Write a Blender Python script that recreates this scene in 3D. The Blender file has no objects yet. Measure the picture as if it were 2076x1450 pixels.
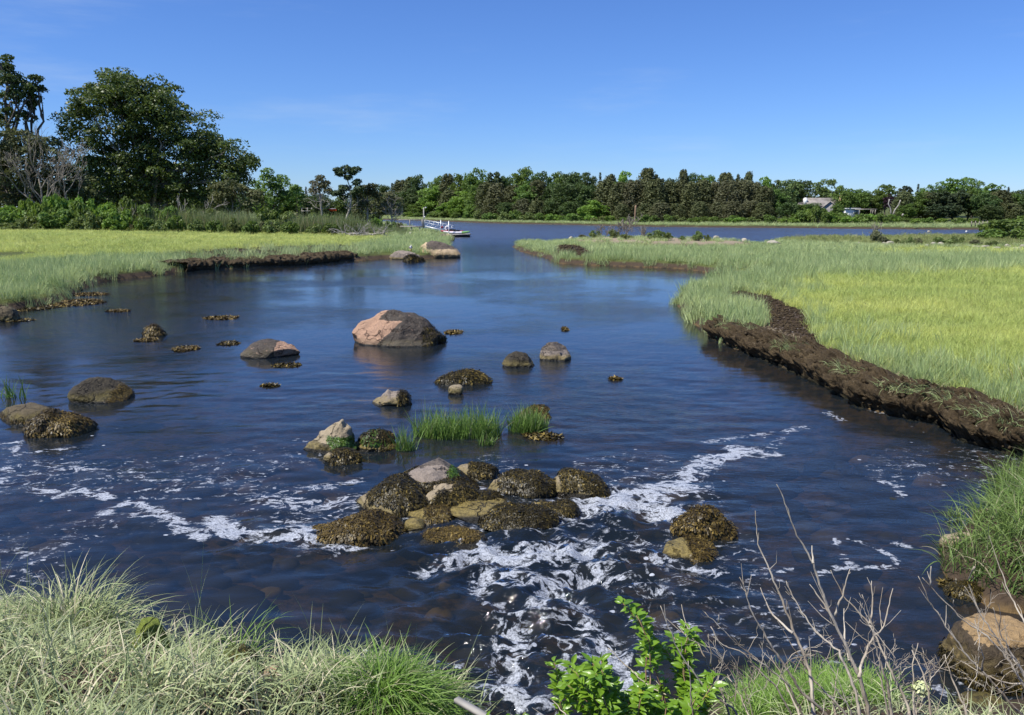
import bpy, math, random
import numpy as np
from mathutils import Vector, noise as mn

# ------------------------------------------------------------------ camera, world, sun, exposure
S = bpy.context.scene
COL = S.collection
FPX = 1630.0                      # focal length in pixels of the 2076 px wide photograph
CAMH = 4.0
PITCH = math.atan(305 / FPX)      # horizon 305 px above the centre row
cam = bpy.data.cameras.new('camera')
cam.sensor_width = 36
cam.lens = FPX / 2076 * 36
cam.clip_start = 0.05
cam.clip_end = 6000
camo = bpy.data.objects.new('camera', cam)
COL.objects.link(camo)
camo.location = (0, 0, CAMH)
camo.rotation_euler = (math.pi / 2 - PITCH, 0, 0)
S.camera = camo

SUN_EL, SUN_AZ = math.radians(56), math.radians(-118)     # azimuth from +Y (view), negative = left
world = bpy.data.worlds.new('World')
S.world = world
world.use_nodes = True
wn = world.node_tree
wn.nodes.clear()
sky = wn.nodes.new('ShaderNodeTexSky')
sky.sky_type = 'NISHITA'
sky.sun_disc = False
sky.sun_elevation = SUN_EL
sky.sun_rotation = SUN_AZ
sky.altitude = 0
sky.air_density = 1.0
sky.dust_density = 0.0
sky.ozone_density = 6.0
hs = wn.nodes.new('ShaderNodeMix')             # the camera's deep blue rendering of the sky
hs.data_type = 'RGBA'
hs.blend_type = 'MULTIPLY'
hs.inputs[0].default_value = 1.0
hs.inputs[7].default_value = (0.505, 0.675, 1.02, 1)
bg = wn.nodes.new('ShaderNodeBackground')
bg.inputs['Strength'].default_value = 0.118
wo = wn.nodes.new('ShaderNodeOutputWorld')
wn.links.new(sky.outputs[0], hs.inputs[6])
tc = wn.nodes.new('ShaderNodeTexCoord')
mp = wn.nodes.new('ShaderNodeMapping')
mp.inputs['Scale'].default_value = (1.3, 1.3, 9.0)
mp.inputs['Rotation'].default_value = (0.05, 0.08, 0.4)
cn = wn.nodes.new('ShaderNodeTexNoise')
cn.inputs['Scale'].default_value = 2.2
cn.inputs['Detail'].default_value = 7
cn.inputs['Roughness'].default_value = 0.6
cr = wn.nodes.new('ShaderNodeMapRange')
cr.interpolation_type = 'SMOOTHSTEP'
cr.inputs[1].default_value = 0.5
cr.inputs[2].default_value = 0.8
cr.inputs[4].default_value = 0.22
cm_ = wn.nodes.new('ShaderNodeMix')
cm_.data_type = 'RGBA'
cm_.inputs[7].default_value = (4.6, 5.4, 6.2, 1)
wn.links.new(tc.outputs['Generated'], mp.inputs[0])
wn.links.new(mp.outputs[0], cn.inputs['Vector'])
wn.links.new(cn.outputs['Fac'], cr.inputs[0])
wn.links.new(cr.outputs[0], cm_.inputs[0])
wn.links.new(hs.outputs[2], cm_.inputs[6])
wn.links.new(cm_.outputs[2], bg.inputs['Color'])
wn.links.new(bg.outputs[0], wo.inputs[0])

sl = bpy.data.lights.new('sun', 'SUN')
sl.energy = 4.9
sl.angle = math.radians(0.5)
sl.color = (1.0, 0.955, 0.88)
so = bpy.data.objects.new('sun', sl)
COL.objects.link(so)
sd_ = Vector((math.sin(SUN_AZ) * math.cos(SUN_EL), math.cos(SUN_AZ) * math.cos(SUN_EL), math.sin(SUN_EL)))
so.rotation_euler = sd_.to_track_quat('Z', 'Y').to_euler()
so.location = sd_ * 50

S.view_settings.view_transform = 'Standard'
S.view_settings.look = 'None'
S.view_settings.exposure = 0.25
S.view_settings.gamma = 1
S.view_settings.use_curve_mapping = False
S.render.engine = 'CYCLES'
S.cycles.max_bounces = 6
S.cycles.diffuse_bounces = 2
S.cycles.glossy_bounces = 2
S.cycles.transmission_bounces = 2
S.cycles.transparent_max_bounces = 6
S.cycles.caustics_reflective = False
S.cycles.caustics_refractive = False
S.cycles.use_denoising = True
S.cycles.sample_clamp_indirect = 6.0

# ------------------------------------------------------------------ geometry helpers
cp, sp = math.cos(PITCH), math.sin(PITCH)

def ray(px, py):
    a = (px - 1038) / FPX
    b = -(py - 725) / FPX
    return np.array([a, cp + b * sp, -sp + b * cp])

def W(px, py, z=0.0):
    d = ray(px, py)
    t = (z - CAMH) / d[2]
    return np.array([d[0] * t, d[1] * t, z])

def D(px, py, Y):
    d = ray(px, py)
    t = Y / d[1]
    return np.array([d[0] * t, Y, CAMH + d[2] * t])

def ppm(Y):
    return FPX / Y

def _hash(ix, iy, iz, seed):
    h = (ix.astype(np.int64) * 374761393 + iy.astype(np.int64) * 668265263 + iz.astype(np.int64) * 2147483647 + seed * 974711)
    h &= 0xffffffff
    h = ((h ^ (h >> 13)) * 1274126177) & 0xffffffff
    h ^= h >> 16
    return (h & 0xffffff) / float(0xffffff)

def vnoise(P, seed=0):
    P = np.asarray(P, float)
    i = np.floor(P).astype(np.int64)
    f = P - i
    f = f * f * (3 - 2 * f)
    r = 0
    for dx in (0, 1):
        wx = f[:, 0] if dx else 1 - f[:, 0]
        for dy in (0, 1):
            wy = f[:, 1] if dy else 1 - f[:, 1]
            for dz in (0, 1):
                wz = f[:, 2] if dz else 1 - f[:, 2]
                r = r + wx * wy * wz * _hash(i[:, 0] + dx, i[:, 1] + dy, i[:, 2] + dz, seed)
    return r

def fbm(P, octv=4, seed=0, gain=0.5):
    P = np.asarray(P, float)
    s, a, t = 0, 1.0, 0
    for o in range(octv):
        s = s + a * vnoise(P * (2 ** o) + 17.3 * o, seed + o)
        t += a
        a *= gain
    return s / t

def fbm2(X, Y, sc, octv=4, seed=0, z=0.0):
    return fbm(np.stack([X * sc, Y * sc, np.full_like(X, z)], 1), octv, seed)

def sstep(a, b, x):
    t = np.clip((x - a) / (b - a), 0, 1)
    return t * t * (3 - 2 * t)

def inpoly(X, Y, poly):
    r = np.zeros(len(X), bool)
    n = len(poly)
    j = n - 1
    for i in range(n):
        xi, yi = poly[i][:2]
        xj, yj = poly[j][:2]
        if yi != yj:
            c = ((yi > Y) != (yj > Y)) & (X < (xj - xi) * (Y - yi) / (yj - yi) + xi)
            r ^= c
        j = i
    return r

def segdist(X, Y, pts, closed=False):
    best = np.full(len(X), 1e9)
    arg = np.zeros(len(X))
    n = len(pts)
    for i in range(n if closed else n - 1):
        a = pts[i]
        b = pts[(i + 1) % n]
        dx, dy = b[0] - a[0], b[1] - a[1]
        L = dx * dx + dy * dy + 1e-12
        t = np.clip(((X - a[0]) * dx + (Y - a[1]) * dy) / L, 0, 1)
        d = (X - a[0] - t * dx) ** 2 + (Y - a[1] - t * dy) ** 2
        m = d < best
        best = np.where(m, d, best)
        arg = np.where(m, i + t, arg)
    return np.sqrt(best), arg

class MB:
    def __init__(s):
        s.v, s.q, s.t, s.n = [], [], [], 0
        s.c = []
    def add(s, v, q=None, t=None, c=None):
        v = np.asarray(v, float).reshape(-1, 3)
        if q is not None and len(q):
            s.q.append(np.asarray(q, int).reshape(-1, 4) + s.n)
        if t is not None and len(t):
            s.t.append(np.asarray(t, int).reshape(-1, 3) + s.n)
        s.v.append(v)
        s.c.append(np.full(len(v), 0.5) if c is None else np.broadcast_to(np.asarray(c, float), (len(v),)))
        s.n += len(v)
        return s
    def mesh(s, name, mats, smooth=False, attr=None):
        V = np.concatenate(s.v) if s.v else np.zeros((0, 3))
        Q = np.concatenate(s.q) if s.q else np.zeros((0, 4), int)
        T = np.concatenate(s.t) if s.t else np.zeros((0, 3), int)
        m = bpy.data.meshes.new(name)
        m.vertices.add(len(V))
        m.vertices.foreach_set('co', V.astype(np.float32).ravel())
        loops = np.concatenate([Q.ravel(), T.ravel()]).astype(np.int32)
        m.loops.add(len(loops))
        m.loops.foreach_set('vertex_index', loops)
        m.polygons.add(len(Q) + len(T))
        st = np.concatenate([np.arange(len(Q)) * 4, len(Q) * 4 + np.arange(len(T)) * 3]).astype(np.int32)
        m.polygons.foreach_set('loop_start', st)
        m.polygons.foreach_set('loop_total', np.concatenate([np.full(len(Q), 4), np.full(len(T), 3)]).astype(np.int32))
        if smooth:
            m.polygons.foreach_set('use_smooth', np.ones(len(Q) + len(T), bool))
        m.update(calc_edges=True)
        m.validate()
        if mats is not None:
            m.materials.append(mats)
        a = m.attributes.new('tone', 'FLOAT', 'POINT')
        a.data.foreach_set('value', np.concatenate(s.c).astype(np.float32))
        if attr:
            for k, val in attr.items():
                a = m.attributes.new(k, 'FLOAT', 'POINT')
                a.data.foreach_set('value', np.asarray(val, np.float32))
        return m

def unit(v):
    v = np.asarray(v, float)
    return v / (np.linalg.norm(v, axis=-1, keepdims=True) + 1e-9)

def tube(mb, pts, radii, sides=6, c=None, cap=True):
    pts = np.asarray(pts, float)
    n = len(pts)
    radii = np.broadcast_to(np.asarray(radii, float), (n,))
    tan = unit(np.gradient(pts, axis=0))
    ref = np.array([0.13, 0.07, 1.0]) if abs(tan[0][2]) < 0.9 else np.array([1.0, 0.1, 0])
    u = unit(np.cross(tan, ref))
    w = np.cross(tan, u)
    a = np.linspace(0, 2 * math.pi, sides, endpoint=False)
    V = pts[:, None, :] + radii[:, None, None] * (u[:, None, :] * np.cos(a)[None, :, None] + w[:, None, :] * np.sin(a)[None, :, None])
    i = np.arange(n - 1)[:, None] * sides
    j = np.arange(sides)[None, :]
    j2 = (j + 1) % sides
    q = np.stack([i + j, i + j2, i + sides + j2, i + sides + j], -1).reshape(-1, 4)
    V = V.reshape(-1, 3)
    t = []
    if cap:
        V = np.vstack([V, pts[0], pts[-1]])
        for k in range(sides):
            k2 = (k + 1) % sides
            t.append((k2, k, n * sides))
            t.append(((n - 1) * sides + k, (n - 1) * sides + k2, n * sides + 1))
    mb.add(V, q, t, c)

def box(mb, c, size, rz=0.0, tilt=None, tone=None):
    x, y, z = np.asarray(size) / 2
    v = np.array([(-x, -y, -z), (x, -y, -z), (x, y, -z), (-x, y, -z), (-x, -y, z), (x, -y, z), (x, y, z), (-x, y, z)], float)
    if tilt:                                  # rotation about x
        ct, st = math.cos(tilt), math.sin(tilt)
        v = v @ np.array([[1, 0, 0], [0, ct, st], [0, -st, ct]])
    cr, sr = math.cos(rz), math.sin(rz)
    v = v @ np.array([[cr, sr, 0], [-sr, cr, 0], [0, 0, 1]])
    mb.add(v + np.asarray(c), [(0, 3, 2, 1), (4, 5, 6, 7), (0, 1, 5, 4), (1, 2, 6, 5), (2, 3, 7, 6), (3, 0, 4, 7)], None, tone)

def leaf_quads(mb, rng, P, N, size, aspect=0.55, c=None):
    n = len(P)
    N = unit(N)
    r = rng.normal(size=(n, 3))
    t = unit(np.cross(N, r))
    b = np.cross(N, t)
    s = np.broadcast_to(np.asarray(size, float), (n,))[:, None]
    V = np.stack([P - t * s, P + b * s * aspect, P + t * s, P - b * s * aspect], 1).reshape(-1, 3)
    q = np.arange(n * 4).reshape(-1, 4)
    mb.add(V, q, None, None if c is None else np.repeat(c, 4))

def blades(mb, rng, roots, length, width, lean, segs=4, curl=1.2, head=None, c=None, facing=None):
    """curved tapering grass blades; lean = (n,) radians at the root, curl bends further towards the tip"""
    n = len(roots)
    L = np.broadcast_to(np.asarray(length, float), (n,))
    Wd = np.broadcast_to(np.asarray(width, float), (n,))
    ln = np.broadcast_to(np.asarray(lean, float), (n,))
    cu = np.broadcast_to(np.asarray(curl, float), (n,))
    ang = rng.uniform(0, 2 * math.pi, n) if head is None else head
    h = np.stack([np.cos(ang), np.sin(ang), np.zeros(n)], 1)
    side = np.stack([-np.sin(ang), np.cos(ang), np.zeros(n)], 1)
    tw = rng.uniform(-0.9, 0.9, n)
    P = np.array(roots, float)
    rows = []
    th = ln.copy()
    for k in range(segs + 1):
        f = k / segs
        wv = Wd * (1 - f ** 1.7) * 0.5 + 0.0004
        d = h * np.sin(th)[:, None] + np.array([0, 0, 1.0]) * np.cos(th)[:, None]
        nrm = np.cross(d, side)
        sv = side * np.cos(tw)[:, None] + nrm * np.sin(tw)[:, None]
        if k < segs:
            rows.append(P - sv * wv[:, None])
            rows.append(P + sv * wv[:, None])
        else:
            rows.append(P.copy())
        P = P + d * (L / segs)[:, None]
        th = th + cu / segs
    m = 2 * segs + 1
    V = np.stack(rows, 1).reshape(-1, 3)
    base = (np.arange(n) * m)[:, None]
    q = np.concatenate([base + np.array([2 * k, 2 * k + 1, 2 * k + 3, 2 * k + 2])[None] for k in range(segs - 1)]) if segs > 1 else None
    t = base + np.array([2 * segs - 2, 2 * segs - 1, 2 * segs])[None]
    mb.add(V, q, t, None if c is None else np.repeat(c, m))

# ------------------------------------------------------------------ object helpers
def tag(o, label=None, cat=None, group=None, kind=None):
    if label: o['label'] = label
    if cat: o['category'] = cat
    if group: o['group'] = group
    if kind: o['kind'] = kind
    return o

def thing(name, label, cat, loc=(0, 0, 0), group=None):
    o = bpy.data.objects.new(name, None)
    o.empty_display_size = 0.3
    COL.objects.link(o)
    o.location = [float(a) for a in loc]
    return tag(o, label, cat, group)

def link(name, mesh, parent=None, kind=None):
    o = bpy.data.objects.new(name, mesh)
    COL.objects.link(o)
    if parent is not None:
        o.parent = parent
    if kind: o['kind'] = kind
    return o

def part(name, mb, mat, parent, smooth=False, kind=None, world=True, attr=None):
    """a part; coordinates given in the world, stored relative to its (unrotated) ancestors"""
    if world and parent is not None:
        off = np.zeros(3)
        p = parent
        while p is not None:
            off += np.array(p.location)
            p = p.parent
        for i in range(len(mb.v)):
            mb.v[i] = mb.v[i] - off
    return link(name, mb.mesh(name, mat, smooth, attr), parent, kind)

def copy_tree(o, parent=None):
    c = o.copy()
    COL.objects.link(c)
    if parent is not None:
        c.parent = parent
        c.matrix_parent_inverse = o.matrix_parent_inverse.copy()
    for ch in KIDS.get(o.name, []):
        copy_tree(ch, c)
    return c
KIDS = {}

# ------------------------------------------------------------------ materials
class NT:
    def __init__(s, name):
        s.m = bpy.data.materials.new(name)
        s.m.use_nodes = True
        s.t = s.m.node_tree
        s.t.nodes.clear()
        s.out = s.t.nodes.new('ShaderNodeOutputMaterial')
    def n(s, typ, **kw):
        nd = s.t.nodes.new('ShaderNode' + typ)
        for k, v in kw.items():
            if k.startswith('_'):
                setattr(nd, k[1:], v)
            else:
                key = int(k[1:]) if k[0] == 'i' and k[1:].isdigit() else k.replace('__', ' ')
                s.set(nd.inputs[key], v)
        return nd
    def set(s, inp, v):
        if hasattr(v, 'links') or isinstance(v, bpy.types.NodeSocket):
            s.t.links.new(v, inp)
        elif isinstance(v, (tuple, list)) and len(v) == 3 and inp.type == 'RGBA':
            inp.default_value = (*v, 1)
        else:
            inp.default_value = v
    def math(s, op, a, b=0.0, c=None):
        nd = s.n('Math', _operation=op, i0=a, i1=b)
        if c is not None: s.set(nd.inputs[2], c)
        return nd.outputs[0]
    def mix(s, f, a, b, mode='MIX'):
        nd = s.t.nodes.new('ShaderNodeMix')
        nd.data_type = 'RGBA'
        nd.blend_type = mode
        s.set(nd.inputs[0], f)
        s.set(nd.inputs[6], a)
        s.set(nd.inputs[7], b)
        return nd.outputs[2]
    def ramp(s, f, stops, interp='LINEAR'):
        nd = s.t.nodes.new('ShaderNodeValToRGB')
        nd.color_ramp.interpolation = interp
        s.set(nd.inputs[0], f)
        e = nd.color_ramp.elements
        while len(e) < len(stops): e.new(0.5)
        for k, (p, c) in enumerate(stops):
            e[k].position = p
            e[k].color = (*c, 1) if len(c) == 3 else c
        return nd.outputs[0]
    def smooth(s, v, a, b):
        nd = s.t.nodes.new('ShaderNodeMapRange')
        nd.interpolation_type = 'SMOOTHSTEP'
        s.set(nd.inputs[0], v)
        nd.inputs[1].default_value = a
        nd.inputs[2].default_value = b
        return nd.outputs[0]
    def pos(s):
        return s.n('NewGeometry').outputs['Position']
    def noise(s, scale, detail=4, rough=0.55, vec=None, dist=0.0):
        nd = s.n('TexNoise', Scale=scale, Detail=detail, Roughness=rough, Distortion=dist)
        s.set(nd.inputs['Vector'], vec if vec is not None else s.pos())
        return nd.outputs['Fac']
    def map(s, vec, scale=(1, 1, 1), rot=(0, 0, 0)):
        nd = s.t.nodes.new('ShaderNodeMapping')
        s.set(nd.inputs[0], vec)
        nd.inputs['Scale'].default_value = scale
        nd.inputs['Rotation'].default_value = rot
        return nd.outputs[0]
    def attr(s, name, typ='GEOMETRY'):
        nd = s.t.nodes.new('ShaderNodeAttribute')
        nd.attribute_name = name
        nd.attribute_type = typ
        return nd
    def bump(s, h, strength=0.5, dist=0.05, normal=None):
        nd = s.n('Bump', Strength=strength, Distance=dist, Height=h)
        if normal is not None: s.set(nd.inputs['Normal'], normal)
        return nd.outputs[0]
    def bsdf(s, color, rough=0.7, normal=None, spec=0.3, **kw):
        nd = s.n('BsdfPrincipled', Roughness=rough)
        s.set(nd.inputs['Base Color'], color)
        nd.inputs['Specular IOR Level'].default_value = spec
        if normal is not None: s.set(nd.inputs['Normal'], normal)
        for k, v in kw.items():
            s.set(nd.inputs[k.replace('__', ' ')], v)
        return nd.outputs[0]
    def done(s, shader):
        s.t.links.new(shader, s.out.inputs[0])
        return s.m

def simple(name, color, rough=0.6, var=0.25, nscale=8, spec=0.3, metallic=0.0, bump=0.0):
    t = NT(name)
    n = t.noise(nscale, 4)
    col = t.mix(t.smooth(n, 0.3, 0.7), tuple(c * (1 - var) for c in color), tuple(min(1, c * (1 + var)) for c in color))
    nm = t.bump(t.noise(nscale * 4, 4), bump, 0.02) if bump else None
    return t.done(t.bsdf(col, rough, nm, spec, Metallic=metallic))

def leafmat(name, c1, c2, trans=0.3, rough=0.55, spec=0.3, patch=0.5, c3=None, ps=0.25, young=None):
    """foliage: two tones by leaf and by patch, a little light let through"""
    t = NT(name)
    tone = t.attr('tone').outputs['Fac']
    rnd = t.n('ObjectInfo').outputs['Random']
    big = t.smooth(t.noise(ps, 3), 0.35, 0.65)
    f = t.math('ADD', t.math('MULTIPLY', tone, 1 - patch), t.math('MULTIPLY', big, patch))
    col = t.mix(f, c1, c2)
    if c3 is not None:
        col = t.mix(t.smooth(tone, 0.86, 0.9), col, c3)
    hsv = t.n('HueSaturation', Hue=t.math('ADD', 0.485, t.math('MULTIPLY', rnd, 0.03)), Value=t.math('ADD', 0.8, t.math('MULTIPLY', rnd, 0.4)))
    t.set(hsv.inputs['Color'], col)
    col = hsv.outputs[0]
    b = t.bsdf(col, rough, None, spec)
    tr = t.n('BsdfTranslucent')
    t.set(tr.inputs['Color'], t.mix(0.5, col, (c2[0] * 1.5, c2[1] * 1.5, c2[2] * 0.7), 'MIX'))
    mx = t.n('MixShader', Fac=trans, i1=b, i2=tr.outputs[0])
    return t.done(mx.outputs[0])

M = {}
M['oak_leaf'] = leafmat('oak_leaf', (0.058, 0.09, 0.02), (0.125, 0.18, 0.04), 0.3, 0.45, 0.4)
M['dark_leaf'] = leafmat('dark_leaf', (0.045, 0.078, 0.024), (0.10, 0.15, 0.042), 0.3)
M['green_leaf'] = leafmat('green_leaf', (0.085, 0.145, 0.03), (0.17, 0.25, 0.055), 0.35)
M['bright_leaf'] = leafmat('bright_leaf', (0.11, 0.19, 0.03), (0.22, 0.34, 0.06), 0.35)
M['pale_leaf'] = leafmat('pale_leaf', (0.09, 0.14, 0.04), (0.18, 0.25, 0.08), 0.3)
M['cedar_leaf'] = leafmat('cedar_leaf', (0.075, 0.088, 0.036), (0.145, 0.16, 0.062), 0.2, 0.7)
M['brown_leaf'] = leafmat('brown_leaf', (0.095, 0.10, 0.05), (0.165, 0.17, 0.08), 0.2, 0.7)
M['pine_leaf'] = leafmat('pine_leaf', (0.03, 0.048, 0.02), (0.07, 0.095, 0.032), 0.12, 0.6)
M['purple_leaf'] = leafmat('purple_leaf', (0.018, 0.008, 0.014), (0.045, 0.016, 0.028), 0.15)
M['shrub_leaf'] = leafmat('shrub_leaf', (0.10, 0.14, 0.04), (0.2, 0.25, 0.08), 0.35)
M['reed'] = leafmat('reed', (0.16, 0.21, 0.09), (0.28, 0.33, 0.15), 0.35, 0.6, 0.3, 0.5, (0.48, 0.38, 0.26), 0.15)

def barkmat(name, c1, c2):
    t = NT(name)
    p = t.pos()
    n = t.noise(6, 5, 0.6, t.map(p, (1, 1, 0.25)))
    return t.done(t.bsdf(t.mix(t.smooth(n, 0.3, 0.7), c1, c2), 0.85, t.bump(n, 0.6, 0.05), 0.2))
M['bark'] = barkmat('bark', (0.06, 0.05, 0.04), (0.16, 0.14, 0.115))
M['bark_pale'] = barkmat('bark_pale', (0.22, 0.20, 0.17), (0.5, 0.46, 0.39))
M['bark_grey'] = barkmat('bark_grey', (0.17, 0.145, 0.115), (0.37, 0.33, 0.26))
M['bark_tan'] = barkmat('bark_tan', (0.25, 0.15, 0.09), (0.42, 0.28, 0.18))
M['twig'] = barkmat('twig', (0.26, 0.21, 0.15), (0.62, 0.55, 0.43))

# marsh grasses: zone colour by place
def grassmat(name, a, b, dry, patches, dryamt=0.86, trans=0.35):
    t = NT(name)
    tone = t.attr('tone').outputs['Fac']
    p = t.pos()
    big = t.smooth(t.noise(0.13, 5, 0.6, t.map(p, (0.6, 1.5, 1))), 0.38, 0.62)
    mid = t.smooth(t.noise(0.9, 4, 0.6), 0.3, 0.7)
    col = t.mix(t.math('ADD', t.math('MULTIPLY', big, patches), t.math('MULTIPLY', mid, 1 - patches)), a, b)
    br = t.n('HueSaturation', Value=t.math('ADD', 0.72, t.math('MULTIPLY', tone, 0.6)))
    t.set(br.inputs['Color'], col)
    col = t.mix(t.smooth(tone, dryamt, dryamt + 0.03), br.outputs[0], dry)
    sh = t.bsdf(col, 0.5, None, 0.35)
    tr = t.n('BsdfTranslucent')
    t.set(tr.inputs['Color'], col)
    return t.done(t.n('MixShader', Fac=trans, i1=sh, i2=tr.outputs[0]).outputs[0])
M['salt_hay'] = grassmat('salt_hay', (0.46, 0.55, 0.15), (0.66, 0.70, 0.20), (0.4, 0.38, 0.14), 0.65, 0.93)
M['cordgrass'] = grassmat('cordgrass', (0.35, 0.45, 0.18), (0.5, 0.58, 0.25), (0.5, 0.46, 0.26), 0.6, 0.92)
M['olive_grass'] = grassmat('olive_grass', (0.24, 0.29, 0.09), (0.33, 0.37, 0.12), (0.42, 0.36, 0.2), 0.6, 0.9)
M['stream_grass'] = grassmat('stream_grass', (0.13, 0.24, 0.045), (0.2, 0.32, 0.07), (0.36, 0.36, 0.2), 0.3, 0.9)
M['bank_grass'] = grassmat('bank_grass', (0.30, 0.37, 0.15), (0.50, 0.55, 0.29), (0.66, 0.60, 0.40), 0.3, 0.84, 0.25)
M['lush_grass'] = grassmat('lush_grass', (0.14, 0.26, 0.04), (0.24, 0.38, 0.07), (0.42, 0.42, 0.22), 0.3, 0.93)
M['dune_grass'] = grassmat('dune_grass', (0.12, 0.2, 0.045), (0.24, 0.34, 0.09), (0.45, 0.42, 0.25), 0.3, 0.9)

# ------------------------------------------------------------------ shoreline
SHORE_PX = [
 (-900,1150),(-300,1215),(0,1262),(200,1288),(450,1340),(700,1375),(880,1392),(955,1450),(990,1540),(1000,1800),
 (1120,1800),(1150,1560),(1240,1470),(1450,1415),(1650,1385),(1780,1400),(1900,1450),(1990,1440),(2120,1400),(2250,1330),
 (2160,1240),(2040,1240),(1960,1215),(1915,1175),(1905,1130),(1940,1080),(2000,1040),(2035,985),(2090,965),
 (2100,945),(2060,928),(2010,912),(1960,893),(1900,861),(1830,846),(1760,832),(1700,797),(1640,766),(1560,735),(1500,712),
 (1450,690),(1400,652),(1365,612),(1390,596),(1430,582),(1480,574),(1560,567),(1549,565),(1500,560),(1462,557),(1384,545),
 (1289,541),(1202,538),(1130,534),(1101,522),(1058,511),(1037,500),(1058,497),(1115,497.6),(1173,491.8),(1250,491.8),(1350,494.1),(1462,500.0),(1506,503.5),(1542,501.2),(1583,490.6),(1625,485.9),(1750,485.3),(1833,483.5),(1988,481.9),(2500,480.6),
 (2500,466.5),(1991,465.7),(1861,465.5),(1600,462.3),(1500,461.8),(1289,459.5),(1150,456),(1000,453),(859,447.5),(728,444.5),(560,444),
 (560,450),(733,452),(803,455.5),(815,461),(870,470),(895,475),(916,488),(907,505),(921,513),(897,522),(859,526),
 (784,525),(724,529),(650,533),(607,538),(506,543),(394,548),(303,561),(209,571),(165,588),(120,616),(30,630),
 (-60,640),(-500,670),(-1100,760)]
SHORE = np.array([W(x, y)[:2] for x, y in SHORE_PX])

def shore_sd(X, Y):
    d, _ = segdist(X, Y, SHORE, True)
    return np.where(inpoly(X, Y, SHORE), -d, d)

def pxpoly(L, z=0.4):
    return np.array([W(x, y, z)[:2] for x, y in L])
MUD_RIGHT = pxpoly([(1462,606),(1500,592),(1560,602),(1631,634),(1645,675),(1685,712),(1765,756),(1872,785),(1978,808),(2040,835),(2200,880),
                    (2200,960),(2050,905),(1900,835),(1760,800),(1640,745),(1500,700),(1470,690),(1530,680),(1560,655),(1548,628),(1510,612),(1480,612)])
MUD_SPIT = pxpoly([(1126,502),(1150,497),(1180,502),(1200,513),(1240,517),(1300,519),(1240,521),(1190,521),(1128,519)])
MUD_LEFT = pxpoly([(300,522),(400,513),(500,508),(600,504),(725,499),(735,507),(700,528),(607,537),(506,542),(400,547),(372,530),(330,528)])
ISLET = pxpoly([(1165,484),(1200,480),(1300,479),(1480,485),(1520,490),(1470,492),(1350,491),(1200,487)], 0.8)

def ground(X, Y, sd=None):
    if sd is None: sd = shore_sd(X, Y)
    n1 = fbm2(X, Y, 0.35, 4, 3) - 0.5
    n2 = fbm2(X, Y, 2.5, 4, 9) - 0.5
    depth = -np.minimum(0.10 + 0.2 * np.abs(sd), 0.75) + n1 * 0.28 + n2 * 0.16
    depth = np.where(sd > -0.25, np.minimum(depth, -0.06), depth)
    depth = np.minimum(depth, -0.05)
    marsh = 0.42 * sstep(0.0, 0.4, sd) + n1 * 0.10 + n2 * 0.03
    left = (X < 0) & (Y > 40)
    marsh = marsh + np.where(left, np.clip((sd - 6) * 0.022, 0, 0.85) * sstep(40, 60, Y), 0)
    far = Y > 135
    marsh = marsh + np.where(far, np.clip((sd - 14) * 0.03, 0, 2.6), 0)
    isl = sstep(-1.5, 1.0, np.where(inpoly(X, Y, ISLET), 1, -1) * segdist(X, Y, ISLET, True)[0])
    marsh = marsh + isl * 0.35
    near = Y < 11.5
    bank = np.minimum(0.05 + 0.55 * sd, 1.05) + n1 * 0.15 + n2 * 0.08
    bank = bank + np.clip((4.2 - Y) * 0.35, 0, 1.2) * sstep(0.6, 1.6, sd)
    land = np.where(near, bank, marsh)
    blend = sstep(10.0, 12.5, Y)
    land = bank * (1 - blend) + marsh * blend
    land = np.where(sd < 0.05, np.minimum(land, 0.03), land)
    return np.where(sd > 0, land, depth)

def fan(apex_y, rs, half, cols):
    a = np.linspace(-half, half, cols)
    R, A = np.meshgrid(rs, a, indexing='ij')
    X = (R * np.sin(A)).ravel()
    Y = (apex_y + R * np.cos(A)).ravel()
    i = np.arange(len(rs) - 1)[:, None] * cols
    j = np.arange(cols - 1)[None, :]
    q = np.stack([i + j, i + j + 1, i + cols + j + 1, i + cols + j], -1).reshape(-1, 4)
    return X, Y, q

# ------------------------------------------------------------------ ground
rs = np.concatenate([np.geomspace(9.5, 75, 210, endpoint=False), np.geomspace(75, 330, 110, endpoint=False), np.geomspace(330, 5000, 24)])
gx, gy, gq = fan(-9.0, rs, math.radians(58), 430)
gsd = shore_sd(gx, gy)
gz = ground(gx, gy, gsd)
mud = np.maximum.reduce([np.where(inpoly(gx, gy, P), 1.0, 0.0) for P in (MUD_RIGHT, MUD_SPIT, MUD_LEFT)])
gmb = MB().add(np.stack([gx, gy, gz], 1), gq)

t = NT('ground')
p = t.pos()
sepz = t.n('SeparateXYZ', Vector=p)
z = sepz.outputs[2]
mudf = t.attr('mud').outputs['Fac']
isl = t.attr('gravel').outputs['Fac']
n1 = t.noise(1.3, 6, 0.6)
n2 = t.noise(9, 5, 0.65)
grassy = t.mix(t.smooth(t.noise(0.2, 4, 0.6), 0.35, 0.65), (0.07, 0.085, 0.025), (0.11, 0.13, 0.035))
soil = t.mix(n2, (0.035, 0.025, 0.016), (0.10, 0.07, 0.045))
bedn = t.math('ADD', t.math('MULTIPLY', n1, 0.6), t.math('MULTIPLY', t.noise(4.5, 5, 0.6), 0.5))
bed = t.ramp(bedn, [(0.35, (0.012, 0.014, 0.010)), (0.52, (0.05, 0.04, 0.022)), (0.62, (0.17, 0.11, 0.045)), (0.72, (0.05, 0.035, 0.02))])
grav = t.mix(t.noise(14, 4), (0.2, 0.15, 0.1), (0.42, 0.34, 0.24))
land = t.mix(t.attr('soilf').outputs['Fac'], grassy, soil)
land = t.mix(isl, land, grav)
land = t.mix(mudf, land, soil)
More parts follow.
